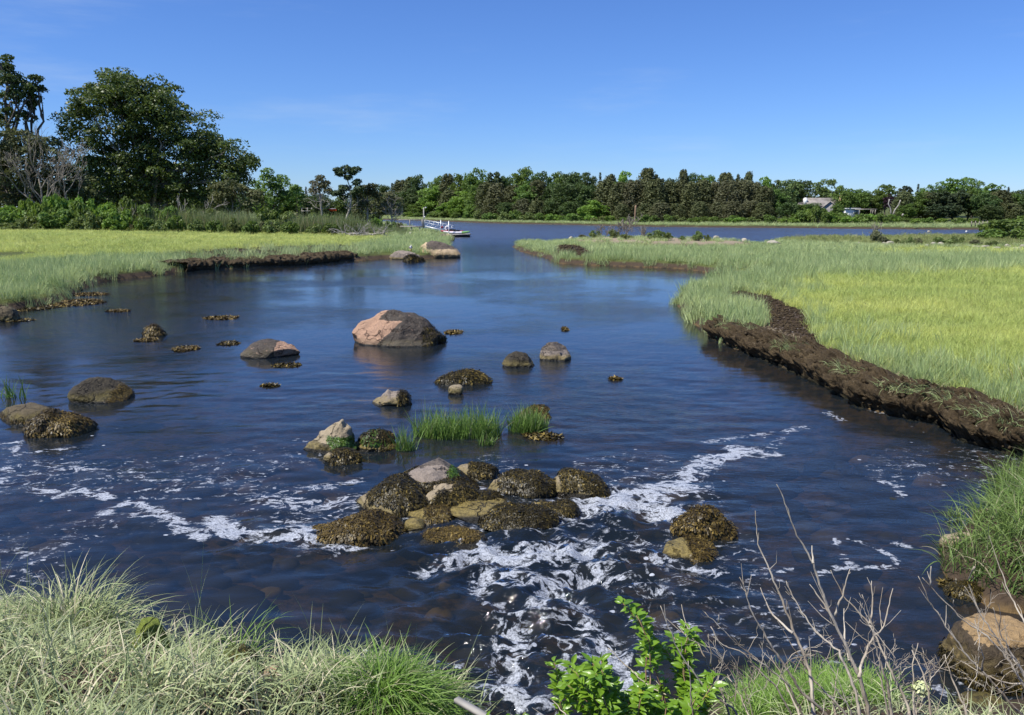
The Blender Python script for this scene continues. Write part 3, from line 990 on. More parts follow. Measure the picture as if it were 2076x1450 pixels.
ROCKS = {}
def rock(name, label, px, py, w, h, seed, mat, prof=None, sub=4, depth=0.8, weed=None, stain=None, cuts=5, rough=1.0,
         group=None, Y=None, z0=0.0, cat='rock', wsize=0.09, fold=0.0, sq=2.4):
    """px, py = middle of its foot on the ground; w, h = width and height in photo pixels"""
    rng = np.random.default_rng(seed)
    base = W(px, py, z0) if Y is None else np.array([D(px, py, Y)[0], Y, z0])
    sc = base[1] / FPX * math.hypot(1, (px - 1038) / FPX * 0.0)
    heap = bool(weed) and 950 < py < 1112 and 600 < px < 1300
    rx = w * sc / 2 * (1.2 if heap else 1.0)
    hh = (.74 if heap else 1.0) * h * sc * (0.86 if weed and Y is None else 1.0)
    ry = rx * depth
    hz = hh * 1.0
    V, F = ICO[sub]
    V = V.copy()
    # squarish body
    s = (np.abs(V) ** sq).sum(1) ** (1 / sq)
    V = V / s[:, None]
    for k in range(cuts):
        nrm = unit(rng.normal(size=3) * np.array([1, 1, 0.6]))
        d = rng.uniform(0.62, 0.85)
        e = np.maximum(V @ nrm - d, 0)
        V = V - e[:, None] * nrm * 0.93
    if prof is not None:
        u = np.clip(V[:, 0], -1, 1)
        hp = np.interp(u, [a for a, b in prof], [b for a, b in prof])
        top = V[:, 2] > 0
        V[:, 2] = np.where(top, V[:, 2] * hp, V[:, 2])
    Vn = V * np.array([rx, ry, hz])
    m = max(rx, hz)
    wr = 2.1 if (weed and rough == 1.0) else 1.0
    dn = (fbm(Vn / m * 1.6 + seed, 3, seed) - 0.5) * 0.28 * rough * wr + (1 - np.abs(2 * fbm(Vn / m * 3.5 + seed, 3, seed + 5) - 1) - 0.7) * 0.16 * rough + (fbm(Vn / m * 10 + seed, 3, seed + 9) - 0.5) * 0.07 * rough
    Vn = Vn + unit(V / np.array([1, 1, 1])) * (dn * min(rx, max(hz, rx * .4)))[:, None]
    top = Vn[:, 2].max()
    Vn[:, 2] = np.where(Vn[:, 2] > 0, Vn[:, 2] * hh / max(top, 1e-3), Vn[:, 2] * 0.6)
    Vn[:, 2] = np.maximum(Vn[:, 2], -0.5)
    c = base + np.array([0, ry * 0.72, 0])
    Vw = Vn + c
    if stain is not None:
        tone = stain(Vn[:, 0] / rx, Vn[:, 1] / ry, Vn[:, 2] / hh)
    else:
        tone = 0.5 + (fbm(Vn / m * 1.2 + 3, 2, seed) - 0.5) * 1.2
    T = thing(name, label, cat, (c[0], c[1], z0), group)
    mb = MB().add(Vw, None, F, tone)
    part('stone', mb, M[mat], T, True)
    if weed:
        for wi, (wname, fn, n, wm) in enumerate(weed):
            weed_on(rng, Vw, F, lambda C, N, fn=fn: np.clip(fn((C[:, 0] - c[0]) / rx, (C[:, 1] - c[1]) / ry, C[:, 2] / hh, N), 0, 1), int(n * 1.55), wsize, wname, M[wm], T)
    ROCKS[label] = (Vw, F, T)
    return T

low = lambda u, v, z, N: (z < 0.4) * 1.0
allw = lambda u, v, z, N: (fbm(np.stack([u * 2.1 + 3, v * 2.1, z * 1.4], 1), 3, 12) > .41) * 1.0 + 0.04
upw = lambda u, v, z, N: (N[:, 2] > 0.1) * 1.0
right = lambda u, v, z, N: (u > 0.35) * 1.0

# the big split boulder of the pool
rock('boulder', 'big pink and black boulder standing alone in the middle of the pool', 805, 703, 202, 82, 11, 'r_pink',
     [(-1, .56), (-.86, .72), (-.5, .86), (-.3, 1.0), (-.05, .97), (.25, .86), (.45, .74), (.7, .5), (.9, .28), (1, .16)], 5, .62,
     weed=[('seaweed', lambda u, v, z, N: (u > .5) * (z < .55) * 1.0, 900, 'weed')],
     stain=lambda u, v, z: 0.25 + 0.55 * sstep(-0.28, -0.1, u + (z - .35) * -0.75 + (z > .72) * .5) + 0.1 * (z > .8), cuts=7, rough=.85, sq=3.0)
rock('boulder', 'low dark-topped rock with a bare pink right end, left of the big boulder', 540, 725, 128, 33, 12, 'r_pink',
     [(-1, .3), (-.6, .85), (-.2, 1), (.2, .95), (.45, .78), (.7, .72), (.9, .5), (1, .2)], 4, .7, stain=lambda u, v, z: 0.8 - 0.6 * sstep(.22, .36, u))
rock('boulder', 'small weed-covered round rock in the dark shaded water at left', 310, 682, 42, 26, 13, 'r_brown', None, 3, .9,
     weed=[('seaweed', allw, 1100, 'weed_gold')], wsize=.12)
rock('boulder', 'smooth dark brown boulder with a golden algae right end, near the left edge', 188, 815, 118, 50, 14, 'r_brown',
     [(-1, .75), (-.6, .95), (-.2, 1), (.2, .95), (.6, .75), (.8, .6), (1, .5)], 4, .8, rough=.7, sq=3,
     stain=lambda u, v, z: 0.8 - 0.75 * sstep(.45, .6, u) - .4 * (z < .12),
     weed=[('seaweed', lambda u, v, z, N: (u > .5) * (z < .6) * 1., 700, 'weed_gold')], wsize=.06)
rock('boulder', 'flat reddish brown rock at the left edge behind a mound of rockweed', 38, 857, 150, 34, 15, 'r_brown', None, 4, .8,
     stain=lambda u, v, z: 0.3 + 0 * u, weed=[('seaweed', lambda u, v, z, N: (z < .4) * 1., 800, 'weed_gold')], wsize=.06)
rock('boulder', 'two-humped mound of golden rockweed at the left edge of the water', 100, 882, 148, 56, 16, 'r_brown',
     [(-1, .3), (-.6, .7), (-.3, 1), (0, .98), (.25, .7), (.5, .72), (.8, .6), (1, .3)], 4, .6,
     weed=[('seaweed', allw, 9000, 'weed_gold')], wsize=.085)
rock('boulder', 'low brown humped rock right of the big boulder', 1054, 744, 80, 29, 17, 'r_brown',
     [(-1, .3), (-.5, .85), (-.2, 1), (.3, .9), (.7, .5), (1, .25)], 4, .7, stain=lambda u, v, z: .6 - .5 * (z < .4))
rock('boulder', 'rounded tan boulder with a greenish top, rightmost bare rock of the pool', 1129, 732, 67, 36, 18, 'r_grey', None, 4, .8, stain=lambda u, v, z: .2 + .6 * (z > .55))
rock('boulder', 'long flat rock wholly covered in dark rockweed below the big boulder', 937, 779, 106, 28, 19, 'r_brown',
     [(-1, .3), (-.7, .5), (-.3, .8), (.2, 1), (.6, .95), (1, .4)], 4, .45, weed=[('seaweed', allw, 4800, 'weed')], wsize=.12)
rock('boulder', 'small pale tan stone just below the long weed-covered rock', 924, 800, 34, 20, 20, 'r_tan', None, 3, .8, rough=.7)
rock('boulder', 'wedge-shaped tan rock with a dark weedy right side, above the grass clumps', 790, 823, 82, 36, 21, 'r_grey',
     [(-1, .1), (-.7, .45), (-.35, .85), (-.15, 1), (.1, .82), (.4, .8), (.7, .8), (1, .5)], 4, .7,
     weed=[('seaweed', lambda u, v, z, N: (u > .45) * 1., 1100, 'weed')], stain=lambda u, v, z: .2 + .5 * (u > .3))
rock('boulder', 'pointed tan rock leaning right with green algae on its right flank', 668, 917, 112, 74, 22, 'r_tan',
     [(-1, .12), (-.6, .45), (-.2, .68), (.2, .85), (.45, 1), (.62, .9), (.75, .5), (1, .25)], 5, .65, cuts=7, sq=3,
     weed=[('algae', lambda u, v, z, N: (u > -.1) * (z < .5) * (z > .1) * (u + z > .3) * 1., 1600, 'algae')], stain=lambda u, v, z: .38 + .2 * (z < .3), wsize=.05)
rock('boulder', 'small rock with tan left end under rockweed, below the pointed rock', 690, 941, 86, 30, 23, 'r_tan', None, 4, .7,
     weed=[('seaweed', lambda u, v, z, N: (u > -.45) * 1., 2600, 'weed')], wsize=.065)
rock('boulder', 'squat olive rock capped with rockweed between pointed rock and grass', 758, 914, 82, 44, 24, 'r_gold',
     [(-1, .9), (-.4, .8), (0, .8), (.4, 1), (.8, .95), (1, .5)], 4, .7,
     weed=[('seaweed', lambda u, v, z, N: (z > .5) * 1. + (u > .3), 2200, 'weed'), ('algae', lambda u, v, z, N: (z > .4) * (u < .2) * (u > -.6) * 1., 420, 'algae')], wsize=.065)
# the sill of rocks the stream breaks over
rock('boulder', 'large smooth grey slab rising at the top of the weedy rock heap', 872, 1000, 172, 76, 31, 'r_grey',
     [(-1, .35), (-.6, .7), (-.2, .92), (.2, 1), (.55, .98), (.75, .8), (1, .4)], 5, .85, cuts=3, rough=.6, sq=3,
     stain=lambda u, v, z: .35 + .4 * (v > -.2) * (z > .6),
     weed=[('seaweed', lambda u, v, z, N: ((z < .62) | (u < -.5)) * (v < .3) * 1., 6500, 'weed'), ('algae', lambda u, v, z, N: (u > .35) * (z > .55) * 1., 300, 'algae')], wsize=.07)
rock('boulder', 'dark rockweed hump with pale barnacled foot at the left of the rock heap', 790, 1040, 148, 82, 32, 'r_tan',
     [(-1, .2), (-.6, .45), (-.2, .85), (.2, 1), (.6, .9), (1, .4)], 4, .8, stain=lambda u, v, z: .3 + 0 * u,
     weed=[('seaweed', lambda u, v, z, N: ((z > .42) | (u > .25)) * 1., 7500, 'weed')], wsize=.075)
rock('boulder', 'tan and weed mottled rock in the centre of the rock heap', 905, 1032, 110, 66, 33, 'r_tan', None, 4, .8, stain=lambda u, v, z: .35 + 0 * u,
     weed=[('seaweed', lambda u, v, z, N: (fbm(np.stack([u * 2, v * 2, z], 1), 2, 4) > .45) * 1., 4200, 'weed')], wsize=.07)
rock('boulder', 'small weedy rock with a pale tan knob just right of the grey slab', 962, 972, 78, 36, 34, 'r_tan', None, 4, .7, stain=lambda u, v, z: .3 + 0 * u,
     weed=[('seaweed', lambda u, v, z, N: (u > -.25) * 1., 2600, 'weed')], wsize=.07)
rock('boulder', 'broad rock with tan left end draped in rockweed, centre right of the heap', 1056, 1006, 130, 58, 35, 'r_tan',
     [(-1, .6), (-.7, .95), (-.3, 1), (.1, .9), (.5, .95), (1, .5)], 4, .7, stain=lambda u, v, z: .3 + 0 * u,
     weed=[('seaweed', lambda u, v, z, N: ((u > -.55) & (z > .25)) * 1., 6000, 'weed')], wsize=.07)
rock('boulder', 'rock with a bare pale peak and rockweed down its right side, beside the white jet', 1168, 1004, 122, 62, 36, 'r_tan',
     [(-1, .35), (-.7, .85), (-.5, 1), (-.1, .95), (.4, .75), (.8, .5), (1, .3)], 4, .7, stain=lambda u, v, z: .25 + 0 * u,
     weed=[('seaweed', lambda u, v, z, N: (u > -.4) * ((z > .3) | (u > .5)) * 1., 5200, 'weed')], wsize=.07)
rock('boulder', 'golden brown rockweed hump trailing left into the foam', 715, 1096, 168, 64, 37, 'r_tan',
     [(-1, .08), (-.6, .3), (-.2, .62), (.1, .9), (.4, 1), (.8, .8), (1, .4)], 4, .6, stain=lambda u, v, z: .3 + 0 * u,
     weed=[('seaweed', lambda u, v, z, N: allw(u, v, z, N), 9500, 'weed_gold')], wsize=.08)
rock('boulder', 'low golden tan rock awash in front of the rock heap', 868, 1060, 118, 34, 38, 'r_gold', None, 4, .7, stain=lambda u, v, z: .3 + 0 * u, z0=-0.02,
     weed=[('seaweed', lambda u, v, z, N: (u > -.1) * 1., 900, 'weed_gold')], wsize=.06)
rock('boulder', 'long low rock under dark rockweed in front of the rock heap', 1050, 1066, 150, 42, 39, 'r_gold', None, 4, .55,
     weed=[('seaweed', allw, 7500, 'weed')], wsize=.075)
rock('boulder', 'golden drowned ledge below the rock heap, thinly washed by water', 960, 1058, 190, 22, 40, 'r_gold', None, 4, .8, z0=-.05, rough=1.3, cuts=2)
rock('boulder', 'golden drowned rock in front of the heap with foam running past', 910, 1112, 170, 20, 41, 'r_gold', None, 4, .7, z0=-.05, rough=1.3, cuts=2,
     weed=[('seaweed', lambda u, v, z, N: (z > .2) * 1., 1600, 'weed_gold')], wsize=.06)
rock('boulder', 'small low weedy stone in the gap right of the tan and weed mottled rock', 985, 1022, 70, 26, 81, 'r_gold', None, 3, .8, weed=[('seaweed', allw, 1500, 'weed')], wsize=.06)
rock('boulder', 'small pale tan stone between the grey slab and the dark rockweed hump', 838, 1030, 46, 34, 82, 'r_tan', None, 3, .8, stain=lambda u, v, z: .25 + 0 * u)
rock('boulder', 'small tan stone with a weed cap between the two centre right rocks', 1112, 1000, 50, 34, 83, 'r_tan', None, 3, .8, stain=lambda u, v, z: .3 + 0 * u, weed=[('seaweed', upw, 1200, 'weed')], wsize=.06)
rock('boulder', 'low weedy stone awash behind the long low rock of the heap', 1120, 1045, 90, 20, 84, 'r_gold', None, 3, .8, weed=[('seaweed', allw, 1500, 'weed')], wsize=.06)
rock('boulder', 'pale barnacled shelf at the left foot of the rock heap', 755, 1032, 80, 22, 85, 'r_tan', None, 3, .9, stain=lambda u, v, z: .2 + 0 * u)
rock('boulder', 'small golden stone awash between the foam and the rock heap', 835, 1078, 60, 20, 86, 'r_gold', None, 3, .9)
rock('boulder', 'tall tuft-topped rockweed rock standing apart at the right of the rapids', 1432, 1092, 116, 66, 42, 'r_tan',
     [(-1, .4), (-.7, .8), (-.3, 1), (.3, .97), (.7, .85), (1, .5)], 4, .7, stain=lambda u, v, z: .3 + 0 * u,
     weed=[('seaweed', lambda u, v, z, N: allw(u, v, z, N), 6500, 'weed_gold')], wsize=.08)
rock('boulder', 'half-drowned golden rock in front of the rockweed rock at right', 1398, 1136, 118, 30, 43, 'r_gold', None, 4, .9, z0=-.02,
     weed=[('seaweed', lambda u, v, z, N: (u > .1) * 1., 3600, 'weed_gold')], wsize=.075)
rock('boulder', 'weed-topped rock poking up behind the right grass clump', 1082, 850, 74, 26, 44, 'r_gold', None, 4, .7,
     weed=[('seaweed', upw, 2400, 'weed_gold')], wsize=.07)
# channel mouth
rock('boulder', 'long grey slab with a dark wet foot where the gull stands', 822, 526, 72, 17, 51, 'r_grey',
     [(-1, .8), (-.5, .95), (0, .9), (.5, .7), (1, .4)], 4, .6, stain=lambda u, v, z: .3 + 0 * u)
rock('boulder', 'low black weedy rock in the water in front of the gull', 834, 531, 44, 14, 52, 'r_brown', None, 3, .7, weed=[('seaweed', allw, 800, 'weed')], wsize=.3)
rock('boulder', 'big sloping sandy pink slab at the mouth of the channel', 893, 523, 86, 34, 53, 'r_sand',
     [(-1, 1), (-.6, .95), (-.2, .8), (.3, .66), (.7, .5), (1, .3)], 4, .8, stain=lambda u, v, z: .25 + .5 * (z > .5) * (u > -.65), rough=.7)
rock('boulder', 'pale bare rock lying on top of the sandy slab at the channel', 866, 501, 34, 12, 54, 'r_sand', None, 3, .7, stain=lambda u, v, z: .2 + 0 * u, z0=.55, Y=69)
rock('boulder', 'dark wet rock with a sunlit top under the floating dock end', 903, 488, 36, 14, 55, 'r_sand', None, 3, .8)
rock('boulder', 'small pale stone at the waterline right of the sandy slab', 912, 512, 12, 8, 56, 'r_sand', None, 3, .8, stain=lambda u, v, z: .2 + 0 * u)
rock('boulder', 'round white stone on the grass below the pier', 832, 478, 7, 6, 57, 'r_white', None, 3, .9, z0=.5, Y=104)
# left shore
rock('boulder', 'flat grey-pink rock at the edge of the left marsh', 128, 590, 50, 26, 61, 'r_grey', None, 4, .7, stain=lambda u, v, z: .35 + 0 * u,
     weed=[('seaweed', lambda u, v, z, N: (z < .55) * (u > -.3) * 1., 1100, 'weed_gold')], wsize=.13)
rock('boulder', 'dark block of rock cut by the left edge of the picture', 2, 652, 50, 30, 62, 'r_brown', None, 4, .8, stain=lambda u, v, z: .3 + 0 * u)
# right mound
rock('boulder', 'tan rounded stone in the grass mound, upper one', 2012, 1068, 62, 34, 63, 'r_tan', None, 4, .8, stain=lambda u, v, z: .25 + 0 * u, z0=.0)
rock('boulder', 'tan rounded stone in the grass mound, lower one', 1965, 1120, 90, 32, 64, 'r_tan', None, 4, .8, stain=lambda u, v, z: .3 + 0 * u, z0=.05)
rock('boulder', 'brown weedy rock at the foot of the right grass mound', 1975, 1215, 110, 30, 65, 'r_brown', None, 4, .6, weed=[('seaweed', allw, 3000, 'weed')], wsize=.05)
rock('boulder', 'huge squared boulder with a sunlit golden top at the lower right edge', 2050, 1395, 190, 150, 66, 'r_amber',
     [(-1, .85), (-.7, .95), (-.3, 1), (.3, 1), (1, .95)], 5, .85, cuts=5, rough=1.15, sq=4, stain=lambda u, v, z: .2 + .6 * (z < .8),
     weed=[('seaweed', lambda u, v, z, N: (z < .3) * 1., 2200, 'weed')], wsize=.04)
rock('boulder', 'flat dark wet rock in the bottom right corner', 2030, 1475, 170, 30, 67, 'r_brown', None, 4, .8, stain=lambda u, v, z: .7 + 0 * u)
# near left bank
rock('boulder', 'flat-topped boulder bright green with moss among the near left grass', 292, 1342, 108, 84, 71, 'r_moss',
     [(-1, .7), (-.5, .98), (0, 1), (.4, 1), (.7, .9), (1, .5)], 4, .8, rough=.5, sq=3, stain=lambda u, v, z: .2 + .3 * (z < .6), z0=.38)
rock('boulder', 'low mossy olive rock right of the bright green one', 462, 1362, 100, 40, 72, 'r_moss', None, 4, .8, stain=lambda u, v, z: .6 + 0 * u, z0=.3,
     weed=[('seaweed', lambda u, v, z, N: (u > .1) * 1., 700, 'weed')], wsize=.04)
rock('boulder', 'small pinkish stone peeping out of the near grass', 548, 1386, 50, 34, 73, 'r_pink', None, 3, .8, stain=lambda u, v, z: .2 + 0 * u, z0=.35)

# pale boulders lined up on the right marsh, islet stones
spots = [(1158,483,9),(1397,487,22),(1452,484,14),(1461,487,10),(1512,490,16),(1572,492,28),(1743,495,10),(1783,495,8),(1794,496,12),(1806,496,16),(1880,499,10),(1894,497,14),
         (1910,498,16),(1942,499,18),(1970,500,20),(1983,501,18),(2000,501,22),(2024,503,18),(2046,501,14),(2065,504,18),(2074,501,12),(1884,470,7)]
seen = {}
for k, (x, y, w) in enumerate(spots):
    if x < 1300: lab = 'lone white stone at the tip of the islet on the marsh spit'
    elif x == 1884: lab = 'tiny white stone in the far strip of water'
    elif x < 1600: lab = ['widest flat', 'small round', 'little tilted', 'low grey-white', 'long flat'][k - 1] + ' pale stone ending the islet, ' + ['first', 'second', 'third', 'fourth', 'last'][k - 1] + ' from the left'
    else: lab = 'pale marsh stone below the shrubs, ' + ['1st', '2nd', '3rd', '4th', '5th', '6th', '7th', '8th', '9th', '10th', '11th', '12th', '13th', '14th', '15th'][k - 6] + ' in the right-hand row'
    p0 = W(x, y, .45)
    rock('stone', lab, x, y + 1, w, w * (.5 if w < 17 else .2), 200 + k, 'r_white', None, 2 if w < 12 else 3, .8,
         stain=lambda u, v, z: .3 + 0 * u, z0=(0 if x == 1884 else .42 if x > 1600 else .68), group='pale stones along the marsh' if x != 1884 else None, cat='stone')

# floating rockweed rafts
rng = np.random.default_rng(90)
mats_px = [(450,645,70,9,'golden rockweed raft in the shaded water right of the small weedy rock'),(297,690,44,9,'golden weed raft just below the small weedy round rock'),
 (375,708,52,14,'dull drowned weed raft in the shaded pool'),(463,697,40,10,'weed raft at the left tip of the dark-topped rock'),(583,741,56,10,'dark weed raft below the pink-ended rock'),
 (548,783,40,7,'small brown weed scrap in the left pool'),(240,631,44,6,'thin orange weed raft off the left shore'),(155,614,110,20,'broad orange weed mat off the left marsh'),
 (60,622,120,24,'broad dark weed mat on the left shore'),(180,597,70,8,'thin orange weed strip along the left marsh'),(920,674,40,9,'weed raft at the right foot of the big boulder'),
 (1145,668,12,8,'tiny weed tuft alone in mid channel'),(1247,769,24,6,'small weed scrap at the right of the pool'),(1100,886,90,20,'brown weed raft right of the grass clumps'),
 (610,1070,1,1,None),(1945,1185,90,26,'dark weed draped on the near right shore'),(30,650,70,8,'brown weed strip at the left edge')]
for x, y, w, h, lab in mats_px:
    if not lab: continue
    c = W(x, y)
    rx = w / 2 * c[1] / FPX
    ry = max(h / 2 * c[1] / FPX * c[1] / CAMH * 0.8, rx * 0.3)
    n = int(min(2600, 240 + rx * ry * 900))
    a = rng.uniform(0, 6.28, n)
    r = np.sqrt(rng.random(n)) * (0.75 + 0.5 * vnoise(np.stack([np.cos(a) * 1.5, np.sin(a) * 1.5, a * 0 + x], 1), 4))
    P = np.stack([c[0] + np.cos(a) * r * rx, c[1] + np.sin(a) * r * ry, 0.01 + rng.random(n) * 0.05 * np.clip(1.2 - r, 0, 1)], 1)
    mb = MB()
    leaf_quads(mb, rng, P, np.stack([rng.normal(size=n) * .5, rng.normal(size=n) * .5, np.ones(n)], 1), 0.05 + 0.012 * (c[1] / 10), 0.3, rng.random(n))
    o = link('seaweed_raft', mb.mesh('seaweed_raft', M['weed' if 'dark' in lab or 'brown' in lab else 'weed_gold']))
    tag(o, lab, 'seaweed', 'rockweed rafts')

# stones lying on the bed under the near water
rng = np.random.default_rng(17)
mb = MB()
V3, F3 = ICO[1]
cnt = 0
while cnt < 420:
    x, y = rng.uniform(-8, 8), rng.uniform(6.2, 14)
    s = shore_sd(np.array([x]), np.array([y]))[0]
    if s > -0.1: continue
    z = ground(np.array([x]), np.array([y]))[0]
    r = rng.uniform(0.06, 0.26) * (1 if rng.random() < .8 else 1.5)
    v = V3 * (1 + (vnoise(V3 * 1.7 + cnt, 3) - .5)[:, None] * .6) * np.array([r, r * rng.uniform(.6, 1), r * .55])
    v = v + (x, y, min(z + r * 0.15, -r * .55 - 0.03))
    mb.add(v, None, F3, rng.random())
    cnt += 1
t = NT('bed_stone')
col = t.ramp(t.attr('tone').outputs['Fac'], [(0, (0.02, 0.022, 0.015)), (0.6, (0.07, 0.06, 0.03)), (0.88, (0.17, 0.14, 0.07)), (1, (0.42, 0.30, 0.15))])
M['bed'] = t.done(t.bsdf(t.mix(t.noise(12, 4), t.mix(0.7, col, (0.03, .03, .02)), col), 0.8))
tag(link('bed_stones', mb.mesh('bed_stones', M['bed'], True)), 'brown and golden stones on the stream bed under the near water', 'bed stones', None, 'stuff')

# ------------------------------------------------------------------ grass tufts and their scattering
def tuft_mesh(name, seed, n, rad, L, wd, lean, mat, segs=3, curl=(.2, 1.0)):
    rng = np.random.default_rng(seed)
    a = rng.uniform(0, 6.28, n)
    r = rad * np.sqrt(rng.random(n))
    mb = MB()
    blades(mb, rng, np.stack([r * np.cos(a), r * np.sin(a), a * 0], 1), L * rng.uniform(.6, 1.15, n), wd, rng.uniform(0, lean, n), segs,
           rng.uniform(*curl, n), c=rng.random(n))
    return mb.mesh(name, M[mat])

def proto_coll(name, meshes):
    c = bpy.data.collections.new(name)
    for i, m in enumerate(meshes):
        c.objects.link(bpy.data.objects.new('%s_%02d' % (name, i), m))
    return c

def scatter(name, label, cat, P, rotz, tilt, scl, idx, coll):
    m = bpy.data.meshes.new(name + '_points')
    m.vertices.add(len(P))
    m.vertices.foreach_set('co', np.asarray(P, np.float32).ravel())
    a = m.attributes.new('rot', 'FLOAT_VECTOR', 'POINT')
    a.data.foreach_set('vector', np.column_stack([tilt[:, 0], tilt[:, 1], rotz]).astype(np.float32).ravel())
    a = m.attributes.new('scl', 'FLOAT_VECTOR', 'POINT')
    a.data.foreach_set('vector', np.asarray(scl, np.float32).ravel())
    a = m.attributes.new('idx', 'INT', 'POINT')
    a.data.foreach_set('value', np.asarray(idx, np.int32))
    o = link(name, m, None, 'stuff')
    tag(o, label, cat)
    ng = bpy.data.node_groups.new(name + '_scatter', 'GeometryNodeTree')
    ng.interface.new_socket('Geometry', in_out='INPUT', socket_type='NodeSocketGeometry')
    ng.interface.new_socket('Geometry', in_out='OUTPUT', socket_type='NodeSocketGeometry')
    gi, go = ng.nodes.new('NodeGroupInput'), ng.nodes.new('NodeGroupOutput')
    ip = ng.nodes.new('GeometryNodeInstanceOnPoints')
    ci = ng.nodes.new('GeometryNodeCollectionInfo')
    ci.inputs[0].default_value = coll
    ci.inputs[1].default_value = True
    ci.inputs[2].default_value = True
    def na(nm, ty):
        nd = ng.nodes.new('GeometryNodeInputNamedAttribute')
        nd.data_type = ty
        nd.inputs[0].default_value = nm
        return nd.outputs[0]
    L = ng.links.new
    L(gi.outputs[0], ip.inputs['Points'])
    L(ci.outputs[0], ip.inputs['Instance'])
    ip.inputs['Pick Instance'].default_value = True
    L(na('idx', 'INT'), ip.inputs['Instance Index'])
    e2r = ng.nodes.new('FunctionNodeEulerToRotation')
    L(na('rot', 'FLOAT_VECTOR'), e2r.inputs[0])
    L(e2r.outputs[0], ip.inputs['Rotation'])
    L(na('scl', 'FLOAT_VECTOR'), ip.inputs['Scale'])
    L(ip.outputs[0], go.inputs[0])
    md = o.modifiers.new('scatter', 'NODES')
    md.node_group = ng
    return o

C_hay = proto_coll('salt_hay_tuft', [tuft_mesh('hay%d' % i, 300 + i, 46, .18, .30, .0068, .75, 'salt_hay', 3, (.3, 1.3)) for i in range(5)])
C_cord = proto_coll('cordgrass_tuft', [tuft_mesh('cord%d' % i, 320 + i, 20, .15, .50, .012, .35, 'cordgrass', 3, (.1, .8)) for i in range(5)])
C_olive = proto_coll('olive_tuft', [tuft_mesh('olive%d' % i, 340 + i, 22, .2, .40, .013, .6, 'olive_grass', 3, (.2, 1.1)) for i in range(4)])
C_reed = proto_coll('reed_stem', [tuft_mesh('reed%d' % i, 360 + i, 14, .45, 2.6, .05, .12, 'reed', 4, (.0, .5)) for i in range(5)])

HAY_R = pxpoly([(1600,566),(1800,556),(2076,550),(2700,545),(2700,850),(2200,835),(2076,808),(2000,798),(1800,752),(1720,722),(1655,680),(1640,645),(1612,618),(1560,600)])
HAY_L = pxpoly([(-600,470),(0,473),(300,468),(780,472),(770,490),(700,498),(560,502),(400,512),(300,520),(120,528),(0,535),(-600,560)], .6)
HAY_M = pxpoly([(1740,507),(1850,502),(2600,500),(2600,530),(1740,515)])
OLIVE = pxpoly([(1560,488),(1600,476),(1760,474),(2000,474),(2600,474),(2600,500),(1900,500),(1780,498),(1640,492)])
rng = np.random.default_rng(1234)

def sample(x0, x1, y0, y1, dens):
    n = int((x1 - x0) * (y1 - y0) * dens)
    P = np.stack([rng.uniform(x0, x1, n), rng.uniform(y0, y1, n)], 1)
    v = (np.abs(P[:, 0]) < (P[:, 1] + 1.5) * 0.70 + 1.5)
    return P[v]

buckets = {'hay': [], 'cord': [], 'olive': []}
def fill(P, s):
    X, Y = P[:, 0], P[:, 1]
    sd = shore_sd(X, Y)
    jx, jy = (fbm2(X, Y, .35, 4, 61) - .5) * 5.5 + rng.normal(0, 1.0, len(X)), (fbm2(X, Y, .35, 4, 62) - .5) * 5.5 + rng.normal(0, 1.3, len(X))
    land = sd > -0.02
    mudm = inpoly(X, Y, MUD_RIGHT) | inpoly(X, Y, MUD_SPIT) | inpoly(X, Y, MUD_LEFT)
    isl = inpoly(X + jx * .3, Y, ISLET)
    patchy = fbm2(X, Y, 1.1, 3, 63)
    mudm &= ~((sd > 1.45) & (X > 8) & (Y < 22) & (patchy > .5)) 
    mudm &= ~(inpoly(X, Y, MUD_LEFT) & (patchy > .56))
    ok = land & ~mudm & (~isl | (patchy > .6)) & (Y > 12.2)
    Xj, Yj = X + jx, Y + jy
    hay = inpoly(Xj, Yj, HAY_R) | inpoly(Xj, Yj, HAY_L) | inpoly(Xj, Yj, HAY_M)
    hay &= sd > 0.55
    ol = inpoly(Xj, Yj, OLIVE)
    Z = ground(X, Y, sd)
    edge = 1.0 - 0.45 * sstep(2.5, 0.0, sd) * (patchy < .5)
    for nm, m in (('hay', ok & hay), ('olive', ok & ol & ~hay), ('cord', ok & ~hay & ~ol)):
        buckets[nm].append(np.column_stack([X[m], Y[m], Z[m], (s * (edge if nm == 'cord' else np.ones_like(edge)))[m], patchy[m]]))
fill(sample(3, 24, 12.2, 24, 34), .95)
fill(sample(3, 34, 24, 36, 20), 1.1)
fill(sample(-34, 44, 36, 60, 9), 1.45)
fill(sample(-30, -12, 24, 36, 14), 1.2)
fill(sample(-65, 70, 60, 95, 4.2), 1.9)
fill(sample(-90, 100, 95, 140, 1.7), 2.4)
P = sample(-150, 170, 140, 300, 0.8)
sdf = shore_sd(P[:, 0], P[:, 1])
fill(P[(sdf > 0) & (sdf < 28)], 3.3)
